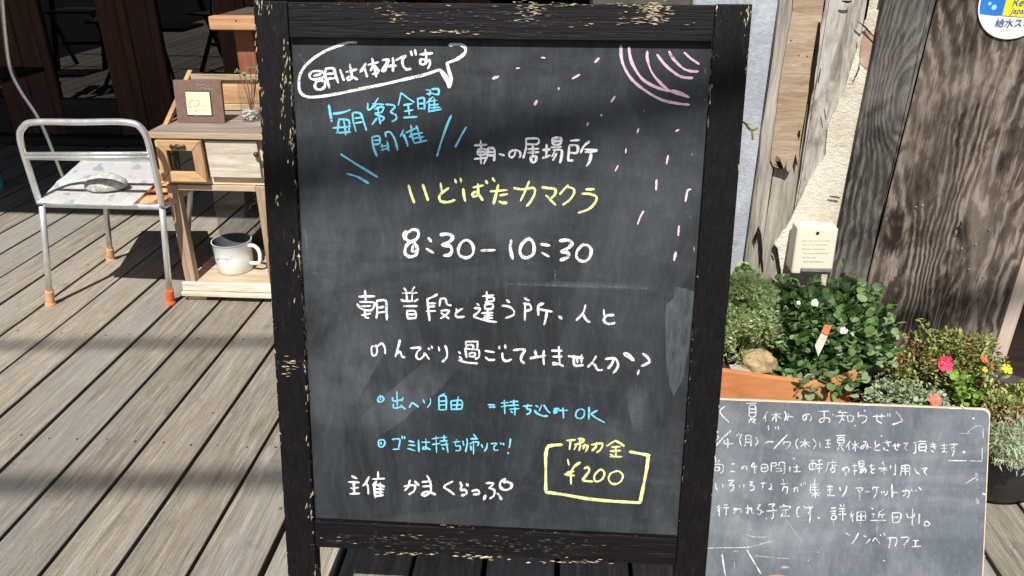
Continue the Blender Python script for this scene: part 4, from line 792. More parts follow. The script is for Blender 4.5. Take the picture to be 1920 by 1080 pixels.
# silvery bush
YP=1.42
sb=thing('silvery_shrub','pale silvery green shrub at the left end of the terracotta planter','plant',tuple(onY(1400,690,YP)))
SILV=leafmat('silver_leaf',(.40,.50,.24),(.66,.76,.44),(.86,.92,.68),.85,.55)
pts=[];dr=[]
for (x,y,rw,rh,nn) in ((1400,590,50,64,4200),(1362,600,30,64,2200),(1428,570,28,44,2200),(1395,535,32,24,1300),(1400,520,12,14,150),(1385,650,44,25,900),(1444,610,18,36,800)):
    c=onY(x,y,YP-.02); k=YP/1200.; p_,d_=shell_points(nn,c,(rw*k*.95,.055,rh*k*.95),-.6,.35,.3,x); pts+=p_; dr+=[q+np.array([0,0,.5]) for q in d_]
leaves('foliage',sb,SILV,'round',pts,dr,rng.uniform(.004,.0085,len(pts)))
leaves('feathery_shoots',sb,SILV,'needle',pts[::3],dr[::3],rng.uniform(.010,.016,len(pts[::3])))
bush_stems(onY(1400,692,YP),[onY(1395+random.uniform(-45,45),560+random.uniform(-40,60),YP) for _ in range(26)],.0012,STEM_G,sb)
pts=[];dr=[]
for (x,y) in ((1385,508),(1396,500),(1400,512),(1378,520),(1405,506)):
    p_,d_=shell_points(26,onY(x,y,YP),(.008,.01,.007),-.8,.2,.2,x); pts+=p_;dr+=d_
leaves('sprout',sb,leafmat('fresh_green',(.08,.18,.04),(.13,.27,.07),(.22,.40,.12)),'round',pts,dr,rng.uniform(.005,.009,len(pts)))
# dark green bushy plant
gb=thing('green_flowering_plant','dark green bushy plant with small white and pink flowers spilling over the planter','plant',tuple(onY(1530,690,YP)))
GRN=leafmat('dark_green_leaf',(.045,.105,.03),(.16,.28,.09),(.42,.53,.29),.38,.34)
pts=[];dr=[]
for (x,y,rw,rh,nn,yy) in ((1495,572,40,32,300,0),(1545,574,46,30,300,0),(1490,610,40,50,330,-.03),(1560,610,60,45,420,-.03),(1620,610,44,32,260,0),(1530,660,66,44,420,-.05),(1600,660,48,38,320,-.04),(1480,680,26,36,140,-.04),(1645,640,30,34,170,0),(1590,556,28,18,90,0),(1520,700,40,18,120,-.06),(1500,712,30,12,60,-.11),(1560,708,34,12,70,-.11),(1590,700,22,12,50,-.11),(1655,555,14,12,24,0),(1600,525,14,12,26,0),(1625,560,12,10,24,0),(1672,610,12,14,24,0),(1480,545,10,12,20,0),(1470,550,26,26,120,0)):
    c=onY(x,y,YP+yy); k=YP/1200.; p_,d_=shell_points(int(nn*1.05),c,(rw*k*.92,.05,rh*k*.92),-.9,.5,.75,x); pts+=p_; dr+=d_
leaves('foliage',gb,GRN,'round',pts,dr,rng.uniform(.010,.023,len(pts)))
bush_stems(onY(1530,690,YP),[onY(1540+random.uniform(-80,100),610+random.uniform(-60,60),YP-.02) for _ in range(34)],.0014,STEM_G,gb)
PINKP=plain('pale_pink_petal',(.78,.62,.78),.7); WHP=plain('white_petal',(.82,.80,.84),.7); TAG=plain('white_plastic_label',(.86,.84,.72),.5); 
def flower(parent,c,r,mat,n=5,tilt=(0,-.75,.65),ctr=None,cup=.25,name='flower'):
    bm=B(); q=Vector(tilt).to_track_quat('Z','Y')
    for k in range(n):
        a=2*math.pi*k/n; W=4.4/n
        r0=r; r=r0*random.uniform(.88,1.1); V=[(0,0,0),(.45*r*math.cos(a-W*.55),.45*r*math.sin(a-W*.55),cup*r*.5),(.95*r*math.cos(a-W*.6),.95*r*math.sin(a-W*.6),cup*r),(1.05*r*math.cos(a),1.05*r*math.sin(a),cup*r*1.15),(.95*r*math.cos(a+W*.6),.95*r*math.sin(a+W*.6),cup*r),(.45*r*math.cos(a+W*.55),.45*r*math.sin(a+W*.55),cup*r*.5),(.6*r*math.cos(a),.6*r*math.sin(a),cup*r*.3)]
        vs=[bm.verts.new(Vector(c)+q@(Vector(v)+Vector((0,0,.0006*k+random.uniform(-.08,.12)*r*(j>0))))) for j,v in enumerate(V)]; r=r0
        for f in ((0,1,6),(1,2,6),(2,3,6),(3,4,6),(4,5,6),(5,0,6)): bm.faces.new([vs[i] for i in f])
    o=obj(name,bm,mat,parent,smooth=True)
    if ctr:
        bm=B(); rr=bmesh.ops.create_icosphere(bm,subdivisions=2,radius=r*.12)
        for v in rr['verts']: v.co=Vector(c)+q@(v.co+Vector((0,0,r*.15)))
        obj('flower_centre',bm,ctr,o,smooth=True)
    return o
YELC=plain('yellow_centre',(.75,.45,.03),.7)
for (x,y,r_,m_) in ((1527,568,.0075,WHP),(1497,568,.004,WHP),(1581,620,.0075,PINKP),(1528,572,.005,WHP)): flower(gb,onY(x,y,YP-.085),r_,m_,5,ctr=YELC)
t=thing('plant_label','white and orange plant label stuck among the dark green leaves','label',tuple(onY(1540,660,YP-.07)))
bm=B(); prism(bm,[onY(x,y,YP-.10) for x,y in [(1528,648),(1540,624),(1552,630),(1541,655),(1534,668)]],Vector((0,.0012,0))); obj('label_blade',bm,TAG,t)
bm=B(); prism(bm,[onY(x,y,YP-.102) for x,y in [(1540,623),(1546,609),(1560,611),(1552,629)]],Vector((0,.0012,0))); obj('label_head',bm,plain('orange_print',(.75,.26,.10),.6),t)

# portulaca trough to the right
YQ=1.45
pp=thing('portulaca_planter','brown planter of mixed portulaca with red and salmon flowers behind the small chalkboard','planter',(.86,YQ,0))
bm=B(); bx(bm,.625,.765,YQ-.10,YQ+.10,.002,.165,.006); obj('planter_box',bm,plain('brown_planter',(.10,.075,.06),.85),pp)
bm=B(); bx(bm,.635,.755,YQ-.09,YQ+.09,.1655,.172); obj('soil',bm,SOIL,pp)
PORT=leafmat('portulaca_leaf',(.14,.18,.04),(.34,.40,.11),(.58,.62,.25),.5,.28); PORTR=leafmat('portulaca_red_leaf',(.20,.07,.04),(.35,.16,.08),(.45,.34,.14),.5,.2)
SAGE=leafmat('sage_leaf',(.20,.27,.14),(.42,.50,.32),(.64,.71,.54),.7,.25); LIME=leafmat('lime_leaf',(.14,.28,.04),(.28,.46,.08),(.45,.62,.18),.5,.3)
def cl(list_,parent,mat,kind,s0,s1,name='foliage',Y=YQ,inner=.2):
    pts=[];dr=[]
    for (x,y,rw,rh,nn) in list_:
        c=onY(x,y,Y-.02); k=Y/1180.; p_,d_=shell_points(nn,c,(rw*k,.05,rh*k),-.9,inner,.35,x*.37); pts+=p_; dr+=d_
    return leaves(name,parent,mat,kind,pts,dr,rng.uniform(s0,s1,len(pts)))
cl([(1690,690,38,34,260),(1740,685,44,44,360),(1800,685,48,42,360),(1845,690,34,36,180),(1738,634,9,30,60),(1720,660,20,26,80),(1790,650,28,32,140),(1830,660,24,30,90),(1650,680,20,26,90),(1760,730,70,26,500),(1830,735,40,20,200),(1845,650,16,22,60),(1800,632,6,10,16),(1858,640,8,8,16),(1680,740,40,16,160)],pp,PORT,'fat',.010,.019)
cl([(1675,670,22,30,90),(1720,655,20,24,70),(1820,650,30,26,80),(1860,655,14,14,24),(1850,740,30,14,80),(1740,700,80,30,80)],pp,PORTR,'fat',.008,.015,'red_tipped_leaves')
cl([(1680,738,52,22,700),(1740,742,40,14,300)],pp,SAGE,'round',.006,.010,'silver_foliage',Y=YQ-.05)
cl([(1800,728,18,22,90),(1835,742,16,10,30),(1795,740,12,10,30),(1788,700,10,14,24)],pp,LIME,'round',.009,.015,'lime_foliage',Y=YQ-.05)
bush_stems((.84,YQ,.17),[onY(random.uniform(1660,1860),random.uniform(640,735),YQ-.02) for _ in range(46)],.0015,STEM_R,pp)
MAG=plain('magenta_petal',(.80,.035,.13),.6,var=.3,scale=60); SAL=plain('salmon_petal',(.85,.16,.10),.6); YEL=plain('yellow_petal',(.92,.72,.02),.6)
flower(pp,onY(1771,682,YQ-.09),.0155,MAG,6,ctr=YELC,tilt=(-.1,-.85,.5)); flower(pp,onY(1843,675,YQ-.07),.009,SAL,5,tilt=(.3,-.5,.8)); flower(pp,onY(1857,687,YQ-.08),.008,SAL,5,tilt=(.6,-.5,.4))
flower(pp,onY(1751,752,YQ-.13),.0145,SAL,6,tilt=(0,-.5,.9)); flower(pp,onY(1846,694,YQ-.085),.006,YELC,4)
bm=B(); tube(bm,smoothpath([onY(1850,735,YQ-.06),onY(1870,712,YQ-.09),onY(1884,694,YQ-.1)],4),.0011,5); obj('flower_stalk',bm,STEM_R,pp)
flower(pp,onY(1885,692,YQ-.105),.0098,YEL,6,cup=.5,tilt=(0,-.8,.6))
# driftwood and dry twigs between the planters
bm=B(); tube(bm,smoothpath([onY(1604,718,1.50),onY(1625,704,1.47),onY(1650,684,1.45),onY(1666,674,1.45)],4),[.010+.004*math.sin(i) for i in range(13)],8); o=obj('driftwood',bm,GREYTOP,smooth=True); tag(o,'grey piece of driftwood between the terracotta planter and the portulaca','wood')
bm=B(); bx(bm,.60,.75,1.52,1.545,.0,.20,.006); o=obj('stone_slab',bm,plain('dark_grey_stone',(.11,.105,.10),.9,.2,var=.5,scale=50,bump=.7,bd=.004)); tag(o,'dark rough slab standing behind the driftwood','stone')
# right black round pot
pc=onZ(1925,880,.16); PCX,PCY,PR=.935,1.415,.160
rp=thing('round_black_pot','round black pot with silver and red-tipped succulents at the right edge','pot',(PCX,PCY,0))
bm=B(); lathe(bm,[(0,.0),(PR*.55,.0),(PR*.75,.04),(PR*.93,.11),(PR,.165),(PR+.006,.170),(PR+.006,.182),(PR-.004,.182),(PR-.012,.16),(0,.155)],(PCX,PCY,0),48); obj('pot_body',bm,plain('charcoal_resin_pot',(.035,.034,.036),.6,.4),rp,smooth=True)
bm=B(); lathe(bm,[(0,.168),(PR-.012,.164)],(PCX,PCY,0),32); obj('soil',bm,SOIL,rp)
def cl2(list_,mat,kind,s0,s1,name):
    pts=[];dr=[]
    for (x,y,z,rx,ry,rz,nn,lo) in list_:
        p_,d_=shell_points(nn,(x,y,z),(rx,ry,rz),lo,.3,.3,x*31); pts+=p_; dr+=d_
    return leaves(name,rp,mat,kind,pts,dr,rng.uniform(s0,s1,len(pts)))
def at(px,py,Y): q=onY(px,py,Y); return (q.x,q.y,q.z)
SILV2=leafmat('silver_trailing_leaf',(.42,.50,.34),(.66,.74,.56),(.84,.90,.76),.85,.5)
cl2([(*at(1885,815,1.22),.036,.04,.035,700,-.9),(*at(1915,825,1.21),.04,.04,.04,800,-.9),(*at(1890,850,1.21),.034,.03,.026,420,-.9),(*at(1925,860,1.20),.03,.03,.03,300,-.9),(*at(1868,835,1.23),.014,.03,.026,130,-.9)],SILV2,'needle',.009,.017,'silver_foliage')
cl2([(*at(1900,768,1.28),.045,.05,.026,300,-.6),(*at(1880,765,1.26),.03,.04,.028,160,-.6),(*at(1925,750,1.30),.04,.05,.034,260,-.6),(*at(1868,790,1.25),.016,.03,.02,70,-.6)],PORT,'fat',.010,.018,'green_succulent_leaves')
cl2([(*at(1880,775,1.25),.035,.03,.022,120,-.6),(*at(1905,780,1.25),.03,.03,.02,90,-.6)],PORTR,'fat',.009,.015,'red_succulent_leaves')
bm=B(); bx(bm,.93,1.3,1.36,1.52,.10,.24,.01); o=obj('black_trough',bm,plain('black_trough_plastic',(.02,.02,.021),.6)); tag(o,'black trough behind the round black pot','planter'); bpy.data.objects.remove(o)

# ================= WALL FITTINGS =================
BOXM=plain('ivory_plastic',(.76,.70,.56),.45,.4,var=.04,scale=8,bump=.05)
mb=thing('meter_box','ivory plastic meter box fixed to the wall above the plants','box',tuple(onY(1530,470,YW)))
zt=onY(1531,425,1.555); zb=onY(1535,513,1.545)
x0=onY(1494,424,1.555).x; x1=onY(1571,428,1.555).x; 
bm=B(); bx(bm,x0,x1,1.548,1.5885,zb.z,zt.z,.006,lambda p:Vector((p.x,p.y-(zt.z-p.z)*.10*(1 if p.y<1.57 else 0),p.z)),seg=3); obj('cover',bm,BOXM,mb,smooth=False)
bm=B(); bx(bm,x0+.004,x1-.004,1.589,1.5895,zb.z+.01,zt.z-.003); obj('back_plate',bm,BOXM,mb)
bm=B(); q=onY(1533,437,1.5465); rr=bmesh.ops.create_circle(bm,cap_ends=True,segments=16,radius=.0035,matrix=Matrix.Rotation(R(90),4,'X')); bmesh.ops.translate(bm,verts=rr['verts'],vec=q-Vector((0,.001,0))); obj('keyhole',bm,IRON,mb)
bm=B(); a=onY(1503,503,1.532);b=onY(1560,512,1.532); bx(bm,a.x,b.x,1.5325,1.537,b.z+.001,a.z,.0008); obj('label_strip',bm,plain('grey_plastic_strip',(.22,.21,.20),.5),mb)
EMB=plain('embossed_ivory',(.745,.685,.545),.5,bump=0)
bm=B()
for i,(yy,xs) in enumerate(((451,(1505,1556)),(458,(1506,1552)),(466,(1505,1548)),(474,(1507,1554)),(482,(1506,1530)),(490,(1507,1545)))):
    Yi=1.5475-(zt.z-onY(1530,yy,1.55).z)*.10
    x=xs[0]
    while x<xs[1]-4:
        l=random.uniform(4,12); a=onY(x,yy-1.3,Yi);b=onY(min(x+l,xs[1]),yy+1.3,Yi); bx(bm,a.x,b.x,Yi-.00012,Yi+.0006,b.z,a.z); x+=l+random.uniform(1.5,3)
obj('embossed_lines',bm,EMB,mb)
# round refill sticker
YS=YW-.026
sc=onY(1907,2,YS); RS=.0685
st=thing('round_sticker','round blue, yellow and white water refill sticker on the brown plank','sticker',tuple(sc))
def disc(r,n0,mat,name,clip=None,y=YS):
    bm=B(); pts=[]
    for k in range(96):
        a=2*math.pi*k/96; x,z=r*math.cos(a),r*math.sin(a); pts.append(Vector((sc.x+x,y,sc.z+z)))
    prism(bm,pts,Vector((0,.0008,0))); return obj(name,bm,mat,st)
WST=plain('sticker_white',(.84,.86,.88),.35,bump=0,var=.02); BST=plain('sticker_blue',(.03,.21,.66),.35,bump=0,var=.12,scale=14); YST=plain('sticker_yellow',(.92,.78,.05),.35,bump=0,var=.03); LST=plain('sticker_light_blue',(.40,.70,.90),.35,bump=0,var=.03); NST=plain('sticker_navy',(.06,.12,.34),.4,bump=0)
disc(RS,0,WST,'sticker_disc')
r2=RS-.003; zc=onY(1880,26,YS).z-sc.z
pts=[Vector((sc.x+r2*math.cos(a),YS-.0006,sc.z+r2*math.sin(a))) for a in np.linspace(math.asin(zc/r2),math.pi-math.asin(zc/r2),64)]
pts+=[Vector((sc.x-r2*.9+2*r2*.9*t,YS-.0006,sc.z+zc-.003*math.sin(t*6.5))) for t in np.linspace(0.03,.97,14)]
bm=B(); prism(bm,pts,Vector((0,.0005,0))); bmesh.ops.triangulate(bm,faces=[f for f in bm.faces if len(f.verts)>4]); obj('blue_field',bm,BST,st)
bm=B(); prism(bm,[onY(x,y,YS-.0012) for x,y in [(1892,-20),(1990,-14),(1984,36),(1879,29),(1884,10)]],Vector((0,.0005,0))); obj('yellow_field',bm,YST,st)
for (x,y,r_) in ((1864,14,4.2),(1856,7,2.8)):
    bm=B(); c=onY(x,y,YS-.0012); prism(bm,[c+Vector((r_*.00112*math.cos(a),0,r_*.00112*math.sin(a))) for a in np.linspace(0,6.28,16,endpoint=False)],Vector((0,.0004,0))); obj('bubble',bm,LST,st)
def text(body,px,py,h_px,Y,mat,parent,name='lettering',k=.00112,shear=0):
    cu=bpy.data.curves.new(name,'FONT'); cu.body=body; cu.size=h_px*k*1.25; cu.extrude=.0002; cu.shear=shear; cu.materials.append(mat)
    o=bpy.data.objects.new(name,cu); o.rotation_euler=(R(90),0,0); link(o); bpy.context.view_layer.update()
    dg=bpy.context.evaluated_depsgraph_get(); me=bpy.data.meshes.new_from_object(o.evaluated_get(dg)); bpy.data.objects.remove(o)
    q=bpy.data.objects.new(name,me); q.rotation_euler=(R(90),0,0); q.location=onY(px,py,Y)-wloc(parent); link(q,parent); return q
text('給水スポット',1865,49,12,YS-.0013,NST,st); text('Refill',1896,11,14,YS-.0018,NST,st,shear=.2); text('Japan',1895,25,10,YS-.0018,NST,st,shear=.2)
# hook, small nails on the plank
bm=B(); c=onY(1795,433,YW-.026); tube(bm,[c+Vector((.006*math.cos(a),0,.009*math.sin(a))) for a in np.linspace(0,6.283,16,endpoint=False)],.0009,6,closed=True); tube(bm,[c+Vector((0,0,.009)),c+Vector((.004,-.003,.016)),c+Vector((.004,.006,.020))],.0012,6); o=obj('wall_hook',bm,IRON); tag(o,'small black iron ring hook on the wide brown plank','hook')
bm=B()
for x,y in ((1718,388),(1730,385),(1804,466),(1817,505),(1845,519),(1830,458),(1783,620),(1855,430),(1500,98),(1516,100),(1485,70)):
    lump(bm,onY(x,y,YW-.026 if x>1600 else YW-.024),(.0017,.001,.0017),1)
obj('nail',bm,HINGE,wall,kind='stuff')

# ================= METAL CHAIR =================
YC=2.079
ch=thing('metal_chair','low aluminium tube chair with a newspaper and a grey stone on its seat','chair',(-1.4,2.25,0))
fl=onZ(95,572); fr_=onZ(320,568); rl=onZ(208,487); ZS=.345
sl=onY(75,382,YC); sr=onY(303,381,YC)
sl.z=sr.z=ZS
tl=onY(38,262,YC-.015); tl2=onY(44,238,YC-.018); tl3=onY(66,229,YC-.02); tr3=onY(236,229,YC-.02); tr2=onY(266,242,YC-.018); tr1=onY(283,285,YC-.012)
bm=B(); tube(bm,smoothpath([Vector((sl.x,YC,ZS-.004)),onY(58,330,YC-.006),tl,tl2,tl3,(tl3+tr3)/2,tr3,tr2,tr1,Vector((sr.x,YC,ZS-.004))],8),.0092,14); obj('back_frame',bm,ALU,ch,smooth=True)
for a,b in ((onY(48,289,YC-.012),onY(281,288,YC-.012)),(onY(49,296,YC-.012),onY(282,295,YC-.012))):
    bm=B(); tube(bm,[a,b],.0062,12); obj('back_rail',bm,ALU,ch,smooth=True)
bm=B(); bx(bm,a.x+.004,b.x-.004,YC-.016,YC-.010,a.z-.004,a.z+.012); obj('back_rail_web',bm,ALU,ch)
far=ZS; yb=2.425
rr_=onZ(208,487)
legs=[(Vector((sl.x+.004,YC,ZS-.012)),fl,RUB_L,'peach rubber foot'),(Vector((sr.x-.002,YC,ZS-.012)),fr_,RUB_O,'bright orange rubber foot'),(Vector((-1.53,yb-.05,ZS-.012)),rl,RUB_L,'peach rubber foot'),(Vector((-1.222,yb-.06,ZS-.012)),onZ(349,484),RUB_L,None)]
for a,b,m_,lb in legs:
    b=Vector((b.x,b.y,0)); d_=(b-a); bm=B(); tube(bm,[a,a+d_*.5,a+d_*.93],.0092,14); o=obj('leg',bm,ALU,ch,smooth=True)
    bm=B(); e=d_.normalized(); L_=d_.length; tube(bm,[b-e*.052,b-e*.050,b-e*.012,b-e*.006,b+Vector((0,0,.0005))],[.0118,.0128,.0128,.0158,.0165],14); f_=obj('rubber_foot',bm,m_,o,smooth=False)
    if lb: f_['label']=lb
# seat ring with rounded far corners and a padded seat
ring=[]
x0,x1,y0,y1=sl.x,sr.x+.004,YC,yb; rc=.10
for cx_,cy_,a0,r__ in ((x1-.03,y0+.03,-90,.03),(x1-rc,y1-rc,0,rc),(x0+rc,y1-rc,90,rc),(x0+.03,y0+.03,180,.03)):
    for k in range(7): a=R(a0+15*k); ring.append(Vector((cx_+r__*math.cos(a),cy_+r__*math.sin(a),ZS-.006)))
bm=B(); tube(bm,ring,.0092,12,closed=True); obj('seat_ring',bm,ALU,ch,smooth=True)
def cushion_mat():
    m=M('orange_leaf_pattern_fabric',.85,.2); v=m.nd('ShaderNodeTexVoronoi'); v.inputs['Scale'].default_value=24; m.l.new(m.co('Object',scale=(1,.45,1),rot=(0,0,R(35))),v.inputs['Vector'])
    m.col(m.ramp(v.outputs['Distance'],[(.1,(.74,.36,.15)),(.42,(.62,.24,.08)),(.5,(.30,.05,.02)),(.7,(.70,.42,.22))])); return m.m
bm=B(); inn=[Vector((p.x+(-1 if p.x>(x0+x1)/2 else 1)*.011,p.y+(-1 if p.y>(y0+y1)/2 else 1)*.011,ZS-.010)) for p in ring]; prism(bm,inn,Vector((0,0,.014))); obj('seat_pad',bm,cushion_mat(),ch)
# newspaper
def news_mat():
    m=M('newsprint',.85,.2); v=m.co('UV'); 
    b=m.nd('ShaderNodeTexBrick'); b.offset=.5; b.inputs['Scale'].default_value=1; b.inputs['Brick Width'].default_value=.018; b.inputs['Row Height'].default_value=.026; b.inputs['Mortar Size'].default_value=.005; b.inputs['Color1'].default_value=(.36,.39,.43,1); b.inputs['Color2'].default_value=(.66,.69,.72,1); b.inputs['Mortar'].default_value=(.94,.97,.98,1)
    m.l.new(v,b.inputs['Vector'])
    colm=m.nd('ShaderNodeTexBrick'); colm.offset=.37; colm.inputs['Scale'].default_value=1; colm.inputs['Brick Width'].default_value=.23; colm.inputs['Row Height'].default_value=.19; colm.inputs['Mortar Size'].default_value=.013; colm.inputs['Color1'].default_value=(1,1,1,1); colm.inputs['Color2'].default_value=(.45,.45,.45,1); colm.inputs['Mortar'].default_value=(0,0,0,1)
    m.l.new(v,colm.inputs['Vector']); n=m.noise(v,40,3,.6)
    c=m.mix(m.mth('MULTIPLY',m.ramp(colm.outputs['Color'],[(0,0.0),(.5,.30),(1,.75)]),.62),(.94,.97,.98),b.outputs['Color'])
    c=m.mix(m.ramp(m.noise(v,5,2,.5),[(.57,0.0),(.60,.45)]),c,(.30,.40,.56)); m.col(c); return m.m
bm=B(); nu,nv=40,24; uvl=bm.loops.layers.uv.new('UVMap')
ZP=ZS+.012
c00=onZ(68,380,ZP);c10=onZ(247,386,ZP);c01=onZ(152,301,ZP);c11=onZ(292,301,ZP); cm0=onZ(112,338,ZP); cm1=onZ(300,336,ZP)
grid=[]
for j in range(nv+1):
    row=[]; v_=j/nv
    L_=c00.lerp(cm0,v_/.5) if v_<.5 else cm0.lerp(c01,(v_-.5)/.5); R_=c10.lerp(cm1,v_/.5) if v_<.5 else cm1.lerp(c11,(v_-.5)/.5)
    for i in range(nu+1):
        u=i/nu; p=L_.lerp(R_,u); z=.0045*math.exp(-((v_-.46)/.07)**2)*(1.0+.5*math.sin(u*5))+.0015*noise.noise(Vector((u*5,v_*5,0)))
        if u>.9: z+=.00
        p.z+=z+(.010*(u-.85)*(1-v_) if u>.85 else 0); row.append(bm.verts.new(p))
    grid.append(row)
for j in range(nv):
    for i in range(nu):
        f=bm.faces.new((grid[j][i],grid[j][i+1],grid[j+1][i+1],grid[j+1][i]))
        for lp,(a,b) in zip(f.loops,((i,j),(i+1,j),(i+1,j+1),(i,j+1))): lp[uvl].uv=(a/nu*.95,b/nv*.8)
r=bmesh.ops.solidify(bm,geom=bm.faces[:],thickness=.0025)
o=obj('newspaper',bm,news_mat(),smooth=False,loc=tuple((c00+c11)/2)); tag(o,'folded newspaper spread on the seat of the metal chair','newspaper')
def pumice():
    m=M('grey_speckled_stone',.9,.2); n=m.noise(m.co(),60,5,.6); v=m.nd('ShaderNodeTexVoronoi'); v.inputs['Scale'].default_value=160; m.l.new(m.co(),v.inputs['Vector'])
    c=m.ramp(n,[(.3,(.34,.33,.30)),(.6,(.60,.59,.54))]); c=m.mix(m.ramp(v.outputs['Distance'],[(.12,.9),(.24,0.0)]),c,(.07,.07,.07)); m.col(c); m.bump(v.outputs['Distance'],.5,.003); return m.m
c=onZ(199,345,ZP+.02); bm=B(); vs=lump(bm,(0,0,0),(.064,.040,.034),4,.10,1.3,5,flat=-.014)
for v in vs:
    v.co.x*=1+.10*(1-abs(v.co.x)/.064); v.co.z*=1.05-.25*max(0,v.co.x/.064); v.co.x+= .006*(v.co.z/.03)
    v.co+=c
o=obj('stone',bm,pumice(),smooth=True,loc=tuple(c)); tag(o,'grey speckled stone weighing down the newspaper','stone')

# second chair at the left edge: tall chrome tube and teal feet
c2=thing('chrome_chair','tall chrome tube chair with teal feet cut off by the left edge of the photo','chair',(-2.55,3.1,0))
YQ2=3.05
pA=[onY(2,-70,YQ2),onY(5,0,YQ2),onY(11,70,YQ2),onY(20,128,YQ2),onY(40,170,YQ2),onY(70,215,YQ2)]
bm=B(); tube(bm,smoothpath(pA+[onY(92,262,YQ2),Vector((onY(92,262,YQ2).x+.03,YQ2,0.03))],5),.011,12); obj('right_frame',bm,METAL,c2,smooth=True)
sh=Vector((-.42,.0,0))
bm=B(); tube(bm,smoothpath([p+sh for p in pA]+[onY(92,262,YQ2)+sh,Vector((onY(92,262,YQ2).x+.03,YQ2,0.03))+sh],5),.011,12); obj('left_frame',bm,METAL,c2,smooth=True)
bm=B(); bx(bm,pA[5].x-.62,onY(10,150,YQ2).x-.02,YQ2+.0,YQ2+.30,.50,.52,.008); obj('seat',bm,IRON,c2)
f=onZ(4,352); 
bm=B(); tube(bm,[Vector((f.x+.03,f.y,.38)),Vector((f.x,f.y,.05))],.011,12); l_=obj('leg',bm,METAL,c2,smooth=True)
bm=B(); tube(bm,[Vector((f.x,f.y,.07)),Vector((f.x-.002,f.y,.001))],.016,12); obj('foot',bm,TEAL,l_)
bm=B(); bx(bm,pA[1].x-.41,pA[1].x-.012,YQ2-.004,YQ2+.004,.80,.95,.003); obj('backrest',bm,METAL,c2)

# ================= CABINET =================
CX0,CX1,CY0,CY1=-1.193,-.885,2.15,2.44; ZT=.548
cb=thing('wooden_cabinet','small sunbleached wooden cabinet with two drawers and an open compartment','cabinet',(-1.04,2.3,0))
def cbx(name,x0,x1,y0,y1,z0,z1,mat,bev=.0015,label=None,parent=cb):
    bm=B(); bx(bm,x0,x1,y0,y1,z0,z1,bev); return obj(name,bm,mat,parent,label=label)
top_=cbx('top_board',-1.213,CX1+.02,CY0-.012,CY1,ZT-.018,ZT,GREYTOP)
cbx('top_edge',-1.213,CX1+.02,CY0-.0165,CY0-.0125,ZT-.0175,ZT-.001,OLDW)
for x0_,x1_ in ((CX0,CX0+.033),(CX1-.033,CX1)):
    cbx('post',x0_,x1_,CY0,CY0+.03,.062,.384,OLDWV)
cbx('drawer_case',CX0+.0,CX1,CY0+.010,CY1,.386,ZT-.0185,OLDW)
cbx('cross_rail',CX0+.034,CX1-.034,CY0+.001,CY0+.02,.368,.3845,OLDW)
cbx('cross_rail',CX0+.034,CX1-.034,CY1-.02,CY1,.366,.3845,OLDW)
cbx('lower_shelf',CX0-.004,CX1+.004,CY0+.004,CY1,.045,.061,OLDW)
cbx('base_moulding',CX0-.010,CX1+.01,CY0-.010,CY0+.003,.034,.064,WHITEW,.004)
cbx('plinth',CX0-.014,CX1+.014,CY0-.018,CY1+.004,.018,.033,WHITEW,.003)
cbx('foot_block',CX0,CX0+.06,CY0-.004,CY0+.05,.0005,.0175,OLDW); cbx('foot_block',CX1-.06,CX1,CY0+.02,CY0+.06,.0005,.0175,OLDW); cbx('foot_block',CX0,CX0+.06,CY1-.06,CY1-.01,.0005,.0175,OLDW); cbx('foot_block',CX1-.06,CX1,CY1-.06,CY1-.01,.0005,.0175,OLDW)
cbx('back_glass',CX0+.004,CX1-.004,CY1-.012,CY1-.008,.0615,.3655,glassm('back_glass',(.75,.75,.75),.05),0)
# left drawer with a mitred picture-frame front, pulled a little forward
dx0,dx1,dz0,dz1=-1.190,-1.052,.402,.526; dy=CY0-.022; w_=.030
dr_=bpy.data.objects.new('drawer',None); link(dr_,cb); dr_['label']='left drawer with a glazed mitred frame'
def mitre(pts,mat,name):
    bm=B(); prism(bm,[Vector((x,dy,z)) for x,z in pts],Vector((0,.016,0))); bmesh.ops.bevel(bm,geom=bm.edges[:],offset=.0012,segments=1,affect='EDGES'); obj(name,bm,mat,dr_)
g_=.0006
mitre([(dx0+g_,dz1),(dx1-g_,dz1),(dx1-w_-g_,dz1-w_),(dx0+w_+g_,dz1-w_)],HONEY,'frame_piece'); mitre([(dx0+g_,dz0),(dx1-g_,dz0),(dx1-w_-g_,dz0+w_),(dx0+w_+g_,dz0+w_)],HONEY,'frame_piece')
mitre([(dx0,dz0+g_),(dx0,dz1-g_),(dx0+w_,dz1-w_-g_),(dx0+w_,dz0+w_+g_)],HONEYV,'frame_piece'); mitre([(dx1,dz0+g_),(dx1,dz1-g_),(dx1-w_,dz1-w_-g_),(dx1-w_,dz0+w_+g_)],HONEYV,'frame_piece')
cbx('drawer_glass',dx0+w_-.002,dx1-w_+.002,dy+.010,dy+.012,dz0+w_-.002,dz1-w_+.002,glassm('dark_drawer_glass',(.25,.27,.27),.09),0,parent=dr_)
cbx('drawer_box',dx0+.006,dx1-.006,dy+.0165,CY0+.0095,dz0+.004,dz1-.004,DARKROOM,0,parent=dr_)
BRZ=plain('dark_bronze',(.10,.065,.045),.45,.5,.6)
hz=dz1-.016; hx=(dx0+dx1)/2
bm=B(); tube(bm,[Vector((hx-.019,dy-.006,hz)),Vector((hx+.019,dy-.006,hz))],.003,8); lump(bm,(hx-.019,dy-.004,hz),(.005,.005,.007),2,.1); lump(bm,(hx+.019,dy-.004,hz),(.005,.005,.007),2,.1); lump(bm,(hx,dy-.005,hz),(.010,.003,.008),2,.1); obj('handle',bm,BRZ,dr_,smooth=True)
